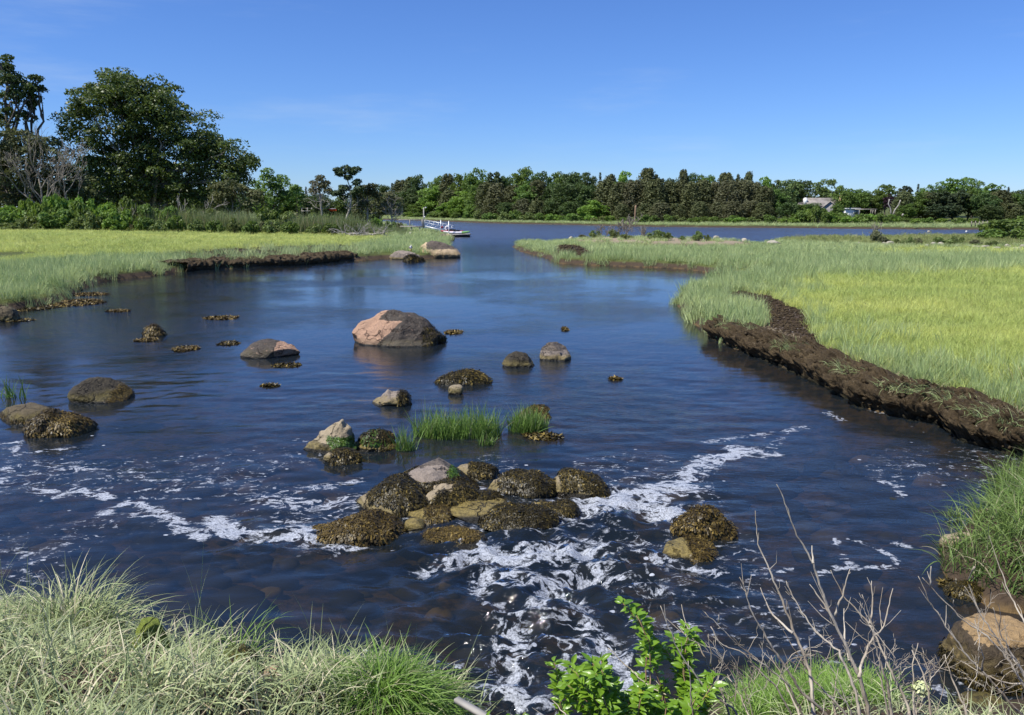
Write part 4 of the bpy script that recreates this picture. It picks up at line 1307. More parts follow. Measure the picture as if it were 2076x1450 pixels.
for nm, coll, lab in (('hay', C_hay, 'lime green salt meadow hay carpeting the flat marsh on both sides'), ('cord', C_cord, 'blue-green cordgrass fringing the creek banks and the marsh spit'),
                      ('olive', C_olive, 'olive grass on the marsh behind the spit')):
    A = np.concatenate(buckets[nm])
    n = len(A)
    s = A[:, 3] * rng.uniform(.75, 1.2, n) * (0.75 + .5 * A[:, 4])
    hz = np.where(A[:, 1] > 45, s * (45 / A[:, 1]) ** 1.0, s)
    hz = np.where((A[:, 0] > 0) & (A[:, 1] > 66) & (A[:, 1] < 135), np.minimum(hz, .75), hz)
    scatter({'hay': 'salt_hay', 'cord': 'cordgrass', 'olive': 'marsh_grass'}[nm], lab, 'grass', A[:, :3] - (0, 0, .02), rng.uniform(0, 6.28, n),
            np.column_stack([(fbm2(A[:, 0], A[:, 1], .45, 3, 91) - .5) * 1.5 + rng.normal(0, .12, n), (fbm2(A[:, 0], A[:, 1], .45, 3, 92) - .5) * 1.5 + rng.normal(0, .12, n)]), np.column_stack([s, s, hz]), rng.integers(0, 4, n), coll)
    print(nm, n)

# common reeds along the foot of the left wood
n = 9000
P = np.stack([rng.uniform(-72, -14, n), rng.uniform(96, 112, n)], 1)
front = 97.5 + fbm2(P[:, 0], P[:, 1] * 0, .12, 3, 8) * 5 + 3 * sstep(-30, -15, P[:, 0])
dens = fbm2(P[:, 0], P[:, 1], .16, 3, 71)
P = P[(P[:, 1] > front) & (dens > .36) & (P[:, 1] < front + 9)]
n = len(P)
xx = P[:, 0]
hgt = 0.42 + .9 * fbm2(P[:, 0], P[:, 1], .2, 3, 72) - .45 * sstep(-26, -16, xx) - .25 * sstep(-45, -60, xx)
s = hgt * rng.uniform(.55, 1.3, n)
scatter('reeds', 'tall common reeds standing along the foot of the left wood', 'reeds', np.column_stack([P, ground(P[:, 0], P[:, 1]) - .05]), rng.uniform(0, 6.28, n),
        np.column_stack([rng.normal(0, .06, n), rng.normal(0, .06, n)]), np.column_stack([s, s, s]), rng.integers(0, 5, n), C_reed)

# ------------------------------------------------------------------ grass clumps standing in the stream
def clump(label, px, py, w, L, n, seed, mat='stream_grass', wd=.012, lean=.35, depthr=.35, name='grass_clump', z=-.03, group=None):
    r = np.random.default_rng(seed)
    c = W(px, py, 0)
    rx = w / 2 * c[1] / FPX
    a = r.uniform(0, 6.28, n)
    rr = np.sqrt(r.random(n))
    k = vnoise(np.stack([np.cos(a) * rr * 3, np.sin(a) * rr * 3, a * 0 + seed], 1), seed)
    X = c[0] + np.cos(a) * rr * rx
    Yv = c[1] + rx * depthr + np.sin(a) * rr * rx * depthr
    mb = MB()
    blades(mb, r, np.stack([X, Yv, X * 0 + z], 1), L * r.uniform(.45, 1.1, n) * (.6 + .7 * k), wd, np.abs(r.normal(0, lean, n)), 4, r.uniform(0, .8, n), c=r.random(n))
    o = link(name, mb.mesh(name, M[mat]))
    o.data.transform(__import__('mathutils').Matrix.Translation((-c[0], -c[1], 0)))
    o.location = (c[0], c[1], 0)
    return tag(o, label, 'grass', group)
clump('large bright green grass clump standing in the stream', 925, 893, 190, .60, 1500, 401, depthr=.42)
clump('second grass clump in the stream, right of the large one', 1070, 880, 84, .52, 620, 402, depthr=.6)
clump('narrow grass clump in the water left of the large one', 822, 915, 44, .50, 130, 403)
clump('tiny sprig of grass in front of the squat olive rock', 768, 914, 34, .26, 40, 404)
clump('small front grass sprig at the foot of the large clump', 985, 905, 36, .36, 60, 405)
clump('sparse tall grass blades at the left edge of the water', 22, 808, 56, .55, 34, 406, 'stream_grass', .022, .5)
clump('sparse thin grass stalks in the water off the right marsh tip', 1370, 618, 30, .5, 60, 407, 'cordgrass')
clump('dry dark tussock on the left marsh, left of two', 329, 492, 28, .7, 220, 408, 'olive_grass', .05, .8, z=.85)
clump('dry dark tussock on the left marsh, right of two', 372, 488, 16, .7, 140, 409, 'olive_grass', .05, .8, z=.85)

# ------------------------------------------------------------------ near banks: arching matted grass
def bank_patch(name, label, cat, poly, n, L, wd, mat, seed, lean=(.1, 1.1), curl=(.6, 2.2), zoff=0., head=None, dens=None):
    r = np.random.default_rng(seed)
    P = scatter_poly(r, poly, int(n * 4))
    if dens is not None:
        P = P[dens(P, r)]
    P = P[:n]
    Z = ground(P[:, 0], P[:, 1]) + zoff
    k = fbm2(P[:, 0], P[:, 1], 2.2, 3, seed)
    m = len(P)
    mb = MB()
    hd = r.uniform(0, 6.28, m) if head is None else head[0] + r.normal(0, head[1], m)
    blades(mb, r, np.column_stack([P, Z]), L * r.uniform(.45, 1.2, m) * (.55 + .9 * k), wd * r.uniform(.5, 1.3, m), r.uniform(*lean, m), 6, r.uniform(*curl, m), head=hd, c=r.random(m))
    o = link(name, mb.mesh(name, M[mat]))
    return tag(o, label, cat, None, 'stuff')
NB = np.array([(-5.6, 6.9), (-4.3, 7.4), (-3.3, 7.25), (-2.5, 6.6), (-1.8, 6.15), (-1.2, 6.0), (-.6, 5.75), (-.45, 5.2), (-.5, 4.2), (-.55, 3), (-5, 3)])
NB = np.array([(-7, 8.5), (-5, 8), (0, 6.4), (0.2, 5.0), (-.2, 3.2), (-6, 3.2)])
def clear_rocks(P, r):
    ok = np.ones(len(P), bool)
    for q, w in ((W(292, 1342, .3), .26), (W(462, 1362, .3), .2), (W(548, 1386, .3), .13)):
        a = P[:, 0] / P[:, 1] - q[0] / q[1]
        ok &= ~((np.abs(a) * q[1] < w) & (P[:, 1] > q[1] - .8) & (P[:, 1] < q[1] + .25) & (r.random(len(P)) < .97))
    return ok
sdok = lambda P, r: (shore_sd(P[:, 0], P[:, 1]) > r.uniform(-.12, .35, len(P))) & clear_rocks(P, r)
soilgap = lambda P: (np.hypot((P[:, 0] + 2.72) / .28, (P[:, 1] - 4.72) / .22) > 1)
bank_patch('marsh_grass', 'thick sage green marsh grass matted and arching over the near left bank', 'grass', NB, 19000, .41, .0105, 'bank_grass', 501,
           dens=lambda P, r: sdok(P, r) & (soilgap(P) | (r.random(len(P)) < .2)))
bank_patch('marsh_grass', 'tall upright seed stalks rising from the near left grass', 'grass', NB, 200, .72, .006, 'bank_grass', 502, (.0, .35), (0, .6), dens=sdok)
bank_patch('dead_grass', 'straw and dead stems lying on the soil of the near left bank', 'dead grass', NB, 2600, .3, .007, 'straw', 503, (1.0, 1.6), (0, .6), dens=sdok)

def mound(label, c, rx, ry, hz, n, L, wd, mat, seed, lean=(.1, .9), curl=(.8, 2.4), name='grass_mound', zbase=0.0, out=.8):
    """domed clump: blades start all over a low dome and lean outwards"""
    r = np.random.default_rng(seed)
    a = r.uniform(0, 6.28, n)
    rr = np.sqrt(r.random(n))
    X = c[0] + np.cos(a) * rr * rx
    Y = c[1] + np.sin(a) * rr * ry
    Z = zbase + hz * (1 - rr ** 2)
    mb = MB()
    blades(mb, r, np.column_stack([X, Y, Z]), L * r.uniform(.5, 1.15, n), wd * r.uniform(.6, 1.3, n), r.uniform(*lean, n) * (.4 + out * rr), 6, r.uniform(*curl, n), head=a + r.normal(0, .7, n), c=r.random(n))
    mb.v = [v - np.array([c[0], c[1], zbase]) for v in mb.v]
    o = link(name, mb.mesh(name, M[mat]))
    o.location = (c[0], c[1], zbase)
    return tag(o, label, 'grass')
mound('drooping bright green grass tuft at the right end of the near left bank', (-.92, 5.2), .44, .36, .36, 2300, .5, .0075, 'lush_grass', 511, (.5, 1.3), (1.2, 2.8), zbase=.25)
mound('grass tuft with dry seed heads, tallest at the left of the near bank', (-3.75, 6.3), .42, .3, .2, 600, .62, .009, 'bank_grass', 512, zbase=.35)
mound('thin grass tuft leaning over the water behind the low mossy rock', (-2.35, 6.35), .12, .1, .05, 70, .62, .008, 'lush_grass', 513, zbase=.1, lean=(.1, .8))
# right mound
RM = np.array([W(x, y)[:2] for x, y in [(1905,1130),(1940,1085),(2000,1045),(2030,990),(2200,960),(2400,1100),(2250,1260),(2050,1235),(1960,1205),(1915,1170)]])
bank_patch('marsh_grass', 'lush green grass clothing the near right mound among stones', 'grass', RM, 5200, .5, .011, 'dune_grass', 521, (.1, 1.0), (.5, 1.9),
           dens=lambda P, r: (r.random(len(P)) < .85) & (np.hypot((P[:, 0] - W(2012, 1068)[0]) / .28, (P[:, 1] - W(2012, 1068)[1] - .1) / .22) > 1) & (np.hypot((P[:, 0] - W(1965, 1120)[0]) / .3, (P[:, 1] - W(1965, 1120)[1] - .1) / .25) > 1))
clump('tall narrow reed blades at the top of the near right mound', 2045, 1000, 70, .62, 130, 522, 'dune_grass', .012, .25)
mound('small grass tuft in the water left of the near right mound', W(1935, 1052)[:2], .12, .1, .02, 60, .22, .007, 'dune_grass', 523)
BR = np.array([W(x, y, .4)[:2] for x, y in [(1480,1420),(1530,1350),(1620,1335),(1720,1355),(1780,1420),(1800,1560),(1480,1560)]])
bank_patch('marsh_grass', 'soft fine green grass behind the bare twigs at the bottom right', 'grass', BR, 4200, .26, .006, 'lush_grass', 531, (.1, 1.0), (.5, 2.0))
BW = np.array([W(x, y, .5)[:2] for x, y in [(1180,1470),(1300,1440),(2000,1440),(2250,1350),(2250,1700),(1150,1700)]])
bank_patch('marsh_grass', 'sparse grey-green grass at the foot of the twigs along the bottom edge', 'grass', BW, 1500, .24, .006, 'bank_grass', 532, (.2, 1.2), (.5, 2.0))

# ------------------------------------------------------------------ trees
def limb(r, mb, a, b, r0, r1, sag=.12, n=6, sides=6):
    a, b = np.asarray(a, float), np.asarray(b, float)
    L = np.linalg.norm(b - a)
    f = np.linspace(0, 1, n)[:, None]
    P = a + (b - a) * f + np.sin(f * math.pi) * (np.array([0, 0, sag * L]) + r.normal(0, .05 * L, 3))
    P[1:-1] += r.normal(0, .025 * L, (n - 2, 3))
    tube(mb, P, np.linspace(r0, r1, n), sides)
    return P

def crown_clumps(r, cl, rad, per, size, mb, flat=.7, up=.35, asp=.55):
    for c, rr in zip(cl, rad):
        n = int(per * r.uniform(.8, 1.2))
        d = unit(r.normal(size=(n, 3)))
        d[:, 2] = np.where((d[:, 2] < -.1) & (r.random(n) < .6), -d[:, 2], d[:, 2])
        P = c + d * (rr * (.62 + .42 * r.random(n)))[:, None] * np.array([1, 1, flat])
        N = d * .55 + r.normal(size=(n, 3)) * .55 + np.array([0, 0, up])
        tone = np.clip(r.normal(.5, .22) + r.normal(0, .18, n), 0, 1)
        leaf_quads(mb, r, P, N, size * r.uniform(.6, 1.25, n), asp, tone)

def deciduous(name, seed, H=11., R=4.4, nc=42, per=62, leaf=.34, mat='green_leaf', trunkh=.3, bark='bark', flat=.75, open_=0.0, low=.18, rad=(.13, .24)):
    """root empty, trunk (with limbs) and crown, standing at the origin"""
    r = np.random.default_rng(seed)
    T = bpy.data.objects.new(name, None)
    tm, cm = MB(), MB()
    cz = H * (low + 1) / 2
    rz = H * (1 - low) / 2
    cl = []
    while len(cl) < nc:
        d = unit(r.normal(size=3))
        k = r.uniform(.45, .9) if r.random() < .8 else r.uniform(.1, .5)
        c = np.array([d[0] * R * k, d[1] * R * k, cz + d[2] * rz * k])
        if c[2] < H * low: continue
        cl.append(c * (1 + 0 * k))
    cl = np.array(cl)
    rr = r.uniform(*rad, nc) * R * (1.25)
    crown_clumps(r, cl, rr, per, leaf, cm)
    top = np.array([r.normal(0, .3), r.normal(0, .3), H * .55])
    Pt = limb(r, tm, (0, 0, -.4), top, H * .026, H * .014, 0, 7, 8)
    for k in r.choice(nc, min(nc, 9), replace=False):
        st = Pt[r.integers(3, 7)]
        limb(r, tm, st, cl[k], H * .010, H * .003, .05, 5, 5)
    return T, [('trunk', tm.mesh(name + '_trunk', M[bark], True)), ('crown', cm.mesh(name + '_crown', M[mat]))]

def cedar(name, seed, H=10., R=2.6, n=4200, leaf=.26, mat='cedar_leaf', shape=.62, bark='bark_grey', low=.08, spiky=.35):
    r = np.random.default_rng(seed)
    T = bpy.data.objects.new(name, None)
    tm, cm = MB(), MB()
    nc = 46
    cl, rr, pr = [], [], []
    for k in range(nc):
        f = (k + .5) / nc
        z = H * (low + (1 - low) * f * .97)
        w = R * (max(0, 1 - f) ** shape) * (.75 + .25 * math.sin(min(1, f * 4) * math.pi / 2))
        a = k * 2.4 + r.normal(0, .4)
        cl.append((math.cos(a) * w * .62, math.sin(a) * w * .62, z))
        rr.append(max(.3, w * .48))
    for c, q in zip(cl, rr):
        m = int(n / nc)
        d = unit(r.normal(size=(m, 3)))
        P = np.array(c) + d * (q * (.5 + .6 * r.random(m)))[:, None] * np.array([1, 1, 1.35])
        N = d * .9 + r.normal(size=(m, 3)) * .4
        tone = np.clip(r.normal(.45, .2) + r.normal(0, .2, m), 0, 1)
        leaf_quads(cm, r, P, N, leaf * r.uniform(.6, 1.3, m), .45, tone)
    limb(r, tm, (0, 0, -.4), (0, 0, H * .9), H * .02, H * .006, 0, 6, 7)
    return T, [('trunk', tm.mesh(name + '_trunk', M[bark], True)), ('crown', cm.mesh(name + '_crown', M[mat]))]

def spruce(name, seed, H=12., R=2.2, mat='pine_leaf'):
    r = np.random.default_rng(seed)
    T = bpy.data.objects.new(name, None)
    tm, cm = MB(), MB()
    for k in range(24):
        f = k / 24
        z = H * (.1 + .9 * f)
        w = R * (1 - f) + .15
        for j in range(7):
            a = j * .9 + k * 1.3 + r.normal(0, .2)
            m = max(6, int(26 * (1 - f)))
            u = r.random(m) ** .7
            P = np.stack([np.cos(a) * w * u, np.sin(a) * w * u, z - w * u * .35 + r.normal(0, .12, m)], 1) + r.normal(0, .12, (m, 3))
            leaf_quads(cm, r, P, r.normal(size=(m, 3)) + (0, 0, 1), .24, .4, np.clip(r.normal(.4, .25, m), 0, 1))
    limb(r, tm, (0, 0, -.4), (0, 0, H), H * .018, .02, 0, 6, 6)
    return T, [('trunk', tm.mesh(name + '_trunk', M['bark'], True)), ('crown', cm.mesh(name + '_crown', M[mat]))]

def bush(name, seed, H=2.4, R=2.0, nc=16, per=80, leaf=.2, mat='bright_leaf', bark='bark'):
    r = np.random.default_rng(seed)
    T = bpy.data.objects.new(name, None)
    tm, cm = MB(), MB()
    cl, rr = [], []
    for k in range(nc):
        a, u = r.uniform(0, 6.28), math.sqrt(r.random()) * .75
        z = H * (.12 + .68 * r.random() * (1 - u * u * .8))
        cl.append(np.array([math.cos(a) * R * u, math.sin(a) * R * u, z]))
        rr.append(R * r.uniform(.24, .36))
        limb(r, tm, (0, 0, -.1), cl[-1], .035, .012, .05, 4, 4)
    crown_clumps(r, cl, rr, per, leaf, cm, .8)
    return T, [('stems', tm.mesh(name + '_stems', M[bark], True)), ('foliage', cm.mesh(name + '_foliage', M[mat]))]

def branchy(r, mb, p, d, L, rad, lvl, gnarl=.16, spread=.6, kids=(2, 4), up=.1, sides=5, rmin=.004):
    n = 5
    P = [np.array(p, float)]
    dd = unit(np.array(d, float))
    for k in range(n):
        dd = unit(dd + r.normal(0, gnarl, 3) * (k > 0) + np.array([0, 0, up]) * .5)
        P.append(P[-1] + dd * L / n)
    tube(mb, P, np.linspace(rad, max(rad * .45, rmin), n + 1), sides, cap=False)
    if lvl <= 0: return
    for k in range(r.integers(*kids) + 1):
        j = r.integers(2, n + 1)
        nd = unit(unit(P[j] - P[j - 1]) + r.normal(0, spread, 3) + np.array([0, 0, up]))
        branchy(r, mb, P[j], nd, L * r.uniform(.45, .75), max(rad * .5, rmin), lvl - 1, gnarl, spread, kids, up, max(3, sides - 1), rmin)

def plant(proto, label, cat, x, y, sx, sz, rot, group=None, z=None, mats=None, flip=1):
    """a copy of a prototype: one root per plant, its parts share mesh data"""
    T, parts = proto
    root = T.copy()
    root.name = T.name
    COL.objects.link(root)
    root.location = (x, y, float(ground(np.array([float(x)]), np.array([float(y)]))[0]) if z is None else z)
    root.rotation_euler = (0, 0, rot)
    root.scale = (sx, sx, sz)
    tag(root, label, cat, group)
    for nm, m in parts:
        o = bpy.data.objects.new(nm, m)
        COL.objects.link(o)
        o.parent = root
    return root

PR = {
 'round': [deciduous('deciduous_tree', 601 + i, 11, 4.6, 90, 70, .30, 'green_leaf', low=.1, rad=(.16,.28)) for i in range(3)],
 'dark': [deciduous('deciduous_tree', 611 + i, 11, 4.8, 92, 70, .30, 'dark_leaf', low=.1, rad=(.16,.28)) for i in range(3)],
 'bright': [deciduous('deciduous_tree', 621 + i, 9, 4.2, 74, 70, .29, 'bright_leaf', low=.04, rad=(.16,.27)) for i in range(2)],
 'pale': [deciduous('deciduous_tree', 631 + i, 11, 4.8, 56, 44, .36, 'pale_leaf', low=.25, rad=(.12, .21)) for i in range(2)],
 'airy': [deciduous('deciduous_tree', 641 + i, 11, 4.6, 56, 46, .36, 'green_leaf', low=.25, rad=(.12, .21)) for i in range(2)],
 'purple': [deciduous('copper_beech', 651, 10, 4, 40, 60, .32, 'purple_leaf')],
 'cedar': [cedar('cedar_tree', 661 + i, 10, 3.3, 4800, .28, 'cedar_leaf', .3) for i in range(3)],
 'brown': [cedar('cedar_tree', 671 + i, 10, 3.3, 4400, .28, 'brown_leaf', .3) for i in range(2)],
 'spruce': [spruce('spruce_tree', 681 + i) for i in range(2)],
 'pine': [deciduous('pine_tree', 691 + i, 11, 4.2, 70, 50, .38, 'pine_leaf', low=.15) for i in range(2)],
 'bush': [bush('bush', 701 + i, 2.6, 2.4, 16, 66, .26, 'bright_leaf') for i in range(3)],
 'gbush': [bush('bush', 711 + i, 2.6, 2.4, 16, 66, .26, 'green_leaf') for i in range(2)],
 'sbush': [bush('shrub', 721 + i, 1.5, 1.4, 14, 70, .15, 'shrub_leaf') for i in range(3)],
 'bbush': [bush('shrub', 731 + i, 1.5, 1.5, 14, 60, .15, 'brown_leaf') for i in range(2)],
}
PH = {'round': (11, 4.6), 'dark': (11, 4.8), 'bright': (9, 4.2), 'pale': (11, 4.8), 'airy': (11, 4.6), 'purple': (10, 4), 'cedar': (10, 3.), 'brown': (10, 2.9), 'spruce': (12, 2.2), 'pine': (11, 4.2),
      'bush': (2.6, 2.4), 'gbush': (2.6, 2.4), 'sbush': (1.5, 1.4), 'bbush': (1.5, 1.5)}
WORDS = {'round': 'round green leafy tree', 'dark': 'dark green leafy tree', 'bright': 'bright green leafy tree', 'pale': 'pale feathery green tree', 'airy': 'airy open-crowned green tree',
         'purple': 'dark purple-leaved tree', 'cedar': 'dull olive cedar', 'brown': 'brownish grey cedar', 'spruce': 'thin pointed spruce', 'pine': 'blackish green pine',
         'bush': 'bright green bush', 'gbush': 'mid green bush', 'sbush': 'low green shrub', 'bbush': 'low brownish shrub'}
ANCH = [(-90, 'the left edge'), (100, 'the dead trees'), (300, 'the oak trunk'), (560, 'the big oak'), (700, 'the leaning pine'), (860, 'the lamp post'), (1037, 'the spit tip'), (1125, 'the bare peat patch'), (1205, 'the dark round tree'),
        (1270, 'the dead shrub'), (1400, 'the islet middle'), (1500, 'the islet stones'), (1600, 'the white chimney'), (1705, 'the brick chimney'), (1805, 'the white trunks'), (1900, 'the far lawn'), (1990, 'the post fence')]
ORD = ['first', 'second', 'third', 'fourth', 'fifth', 'sixth', 'seventh', 'eighth', 'ninth', 'tenth']
rr = random.Random(9)
def farrow(items, where, group, cat='tree'):
    cnt = {}
    for px, top, w, kind, Y in sorted(items):
        a = [x for x in ANCH if x[0] <= px] or [ANCH[0]]
        key = (kind, a[-1][1])
        cnt[key] = cnt.get(key, 0) + 1
    c2 = {}
    for px, top, w, kind, Y in sorted(items):
        a = [x for x in ANCH if x[0] <= px] or [ANCH[0]]
        an = a[-1][1]
        key = (kind, an)
        c2[key] = c2.get(key, 0) + 1
        o = '' if cnt[key] == 1 else ORD[c2[key] - 1] + ' '
        lab = '%s%s %s, right of %s' % (o, WORDS[kind], where, an)
        p = D(px, top, Y)
        X = p[0]
        zg = float(ground(np.array([X]), np.array([float(Y)]))[0])
        H, R = PH[kind]
        sz = max(.2, (p[2] - zg) / H * 1.03)
        sx = w / 2 * Y / FPX / (R * .98)
        pr = PR[kind][rr.randrange(len(PR[kind]))]
        plant(pr, lab, cat, X, Y, sx, sz, rr.uniform(0, 6.28), group, zg)

def shoreY(px):
    return np.interp(px, [560, 728, 859, 1000, 1289, 1600, 1991, 2200], [285, 275, 250, 200, 167, 156, 146, 143])
back = [(600,377,34,'round'),(620,379,16,'spruce'),(770,372,50,'dark'),(735,378,40,'round'),(812,368,44,'cedar'),(795,372,20,'spruce'),
 (849,351,38,'dark'),(832,362,36,'cedar'),(885,358,44,'round'),(908,356,40,'cedar'),(935,352,46,'round'),(967,343,56,'round'),(1003,350,40,'pine'),(1022,352,30,'dark'),
 (1058,338,60,'round'),(1098,344,44,'dark'),(1128,348,44,'round'),(1160,344,66,'dark'),(1192,352,44,'dark'),(1217,351,20,'spruce'),(1238,357,34,'cedar'),(1268,350,54,'bright'),
 (1314,345,50,'cedar'),(1335,352,30,'pine'),(1359,357,36,'dark'),(1386,348,28,'cedar'),(1411,348,48,'dark'),(1440,355,36,'round'),(1472,354,46,'cedar'),(1500,352,24,'pine'),(1519,352,26,'cedar'),
 (1550,361,42,'bright'),(1575,367,36,'dark'),(1600,362,48,'pale'),(1622,361,56,'dark'),(1674,361,58,'pale'),(1712,377,48,'round'),(1742,383,46,'round'),(1775,388,44,'round'),(1800,373,44,'airy'),
 (1837,378,34,'pine'),(1862,374,18,'spruce'),(1884,376,40,'round'),(1908,380,38,'dark'),(1944,359,76,'airy'),(1978,366,40,'airy'),(2012,370,48,'airy'),(2045,380,20,'spruce'),(2072,382,44,'dark'),(2110,378,60,'round'),(2160,380,60,'dark')]
farrow([(a, b, c * 1.12, d, float(shoreY(a)) + 42 + (i % 3) * 4) for i, (a, b, c, d) in enumerate(back)], 'on far skyline', 'far trees along the skyline')
front = [(640,392,50,'dark'),(765,392,50,'cedar'),(800,388,50,'dark'),(835,384,52,'dark'),(880,378,62,'bright'),(862,392,50,'round'),(912,388,46,'cedar'),(935,389,64,'bright'),(965,376,50,'round'),(985,372,44,'cedar'),(1010,374,52,'brown'),(1040,378,50,'cedar'),
 (1068,370,54,'round'),(1090,368,48,'cedar'),(1120,372,54,'dark'),(1152,366,64,'dark'),(1186,372,54,'dark'),(1228,368,52,'cedar'),(1256,372,46,'cedar'),(1284,368,50,'brown'),(1306,372,48,'cedar'),(1330,366,52,'cedar'),(1356,372,46,'cedar'),
 (1378,372,46,'cedar'),(1402,372,44,'cedar'),(1426,368,46,'cedar'),(1450,372,48,'brown'),(1478,370,52,'brown'),(1505,368,52,'brown'),(1530,372,50,'brown'),(1552,380,44,'cedar'),(1575,384,42,'round'),(1594,384,40,'dark'),
 (1650,396,40,'dark'),(1720,392,40,'brown'),(1735,394,36,'cedar'),(1750,392,46,'brown'),(1775,396,44,'round'),(1810,392,30,'purple'),(1832,390,40,'cedar'),(1858,390,50,'round'),(1885,392,52,'cedar'),(1912,390,54,'pine'),(1940,384,60,'pine'),(1968,388,54,'round'),(1996,392,56,'dark'),(2030,388,54,'cedar'),(2062,392,60,'round'),(2100,390,60,'dark'),(2150,392,60,'cedar')]
farrow([(a, b, c * 1.12, d, float(shoreY(a)) + 32 + (i % 3) * 2 + (18 if 1634 < a < 1785 else 0)) for i, (a, b, c, d) in enumerate(front)], 'in far wood', 'far trees in the body of the wood')
low_ = [(1202,407,60,'bright'),(1188,418,36,'bright'),(1262,416,34,'cedar'),(1310,414,40,'cedar'),(1340,412,44,'brown'),(1372,414,38,'cedar'),(1420,410,36,'cedar'),(1455,412,40,'brown'),(1490,410,44,'brown'),(1522,408,46,'brown'),(1548,412,40,'cedar'),
 (1000,404,46,'cedar'),(1030,408,44,'dark'),(1060,404,46,'brown'),(1090,408,40,'cedar'),(1125,404,46,'dark'),(1155,406,46,'dark'),(930,416,40,'bright'),(905,412,40,'bright'),(960,414,40,'round'),(850,412,44,'round'),(820,408,40,'dark'),
 (1598,408,44,'dark'),(1625,414,40,'round'),(1652,410,40,'dark'),(1636,414,26,'round'),(1697,413,24,'round'),(1842,412,36,'round'),(1905,414,50,'pine'),(1930,412,46,'pine'),(2010,416,50,'dark'),(2050,414,50,'cedar')]
farrow([(a, b, c * 1.1, d, float(shoreY(a)) + 26 + (i % 2) * 2) for i, (a, b, c, d) in enumerate(low_)], 'at far wood edge', 'far trees at the front of the wood')
fb = []
for i, px in enumerate(range(830, 1620, 24)):
    fb.append((px + rr.randint(-6, 6), rr.choice([430, 432, 434, 436]) - (6 if px < 1100 else 0) + (4 if px > 1250 else 0), rr.choice([26, 32, 38]), rr.choice(['bush', 'gbush', 'gbush', 'sbush']), float(shoreY(px)) + 20 + (i % 2) * 2))
for i, px in enumerate([1600, 1622, 1644, 1660, 1682, 1705, 1722, 1745, 1768, 1790, 1812, 1836, 1858, 1884, 1910, 1945, 1975]):
    fb.append((px, {1622: 424, 1644: 418, 1660: 416, 1682: 424, 1705: 430, 1722: 436, 1745: 432, 1768: 430, 1790: 432, 1812: 430}.get(px, 440), 40 if px < 1800 else 28, ['bush', 'gbush'][i % 2], float(shoreY(px)) + 18 + (i % 3) * 2))
farrow(fb, 'fringing far shore', 'bushes fringing the far shore', 'bush')

# ------------------------------------------------------------------ left wood
def bigtree(name, label, px, top, w, Y, zg, seed, mat, nc, per, leaf, bark='bark', lobes=None, low=.22, rad=(1.1, 2.1), limbs=26, depth=.85):
    """lobes: (px, py, radius px) of the outline's foliage masses in the photo, given depth here"""
    r = np.random.default_rng(seed)
    base = D(px, 430, Y)
    X0 = base[0]
    T = thing(name, label, 'tree', (X0, Y, zg))
    cm, tm = MB(), MB()
    cl, rr_ = [], []
    for (lx, ly, lr) in lobes:
        c = D(lx, ly, Y)
        R = lr * Y / FPX
        area = R * R
        m = max(5, int(nc * 3.2 * area))
        for k in range(m):
            d = unit(r.normal(size=3))
            q = R * r.uniform(.35, .92)
            p = c + d * q * np.array([1, 1.0, .9]) + np.array([0, r.uniform(-1, 1) * R * depth, 0])
            cl.append(p)
            rr_.append(r.uniform(*rad))
    cl, rr_ = np.array(cl), np.array(rr_)
    crown_clumps(r, cl, rr_, int(per * .8), leaf * .85, cm, .62, .4)
    H = cl[:, 2].max() - zg
    Pt = limb(r, tm, (X0, Y, zg - .5), (X0, Y, zg + H * .33), H * .03, H * .02, 0, 6, 10)
    for (lx, ly, lr) in lobes:
        c = D(lx, ly, Y) + np.array([0, r.uniform(-2, 2), 0])
        st = Pt[r.integers(2, 6)]
        Pl = limb(r, tm, st, c, H * .011, H * .004, .06, 8, 6)
        dd = np.linalg.norm(cl - c, axis=1)
        for k in np.argsort(dd)[:max(2, limbs // len(lobes) + 1)]:
            limb(r, tm, Pl[r.integers(4, 8)], cl[k], H * .0045, H * .0015, .04, 5, 4)
    part('trunk', tm, M[bark], T, True)
    part('crown', cm, M[mat], T)
    return T

OAK = [(405,300,46),(440,332,42),(470,362,30),(385,285,40),(248,172,30),(290,190,40),(340,225,40),(210,200,34),(300,398,42),(250,402,40),(350,402,42),(200,398,40),(400,405,36),(160,395,34),(250,215,52),(310,330,50),(215,305,46),(395,335,42),(265,350,46),(345,290,46),(200,235,60),(265,195,55),(225,185,42),(330,215,55),(180,215,36),(375,262,55),(300,270,60),(420,300,52),(460,315,32),(350,330,60),(240,300,55),(165,290,36),(430,355,50),(482,345,32),(500,330,18),(390,385,38),(305,355,45),(205,345,38),(270,240,55),(150,250,26)]
bigtree('oak_tree', 'huge spreading dark green oak dominating the left wood', 300, 143, 400, 118, 1.3, 801, 'oak_leaf', .30, 200, .27, 'bark_grey', OAK, rad=(1.25, 2.2), limbs=44)
# a lower dense tree behind the oak's foot
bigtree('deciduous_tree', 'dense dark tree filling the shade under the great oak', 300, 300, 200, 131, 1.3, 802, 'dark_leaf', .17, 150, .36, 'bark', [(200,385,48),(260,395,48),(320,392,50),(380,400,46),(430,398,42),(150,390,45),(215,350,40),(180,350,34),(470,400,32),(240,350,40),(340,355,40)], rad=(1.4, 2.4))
bigtree('deciduous_tree', 'tall clumpy tree cut by the left edge of the picture', 15, 108, 90, 112, 1.3, 803, 'dark_leaf', .3, 150, .27, 'bark', [(15,128,18),(28,165,24),(5,160,24),(40,195,18),(10,205,34),(35,235,26),(0,250,34),(60,180,10),(-30,200,40)], rad=(.7, 1.4))
bigtree('deciduous_tree', 'small thin-topped tree just right of the tall left-edge tree', 72, 150, 20, 113, 1.3, 804, 'dark_leaf', .5, 90, .24, 'bark', [(72,160,9),(78,180,9),(70,200,12),(62,215,10)], rad=(.45, .8))
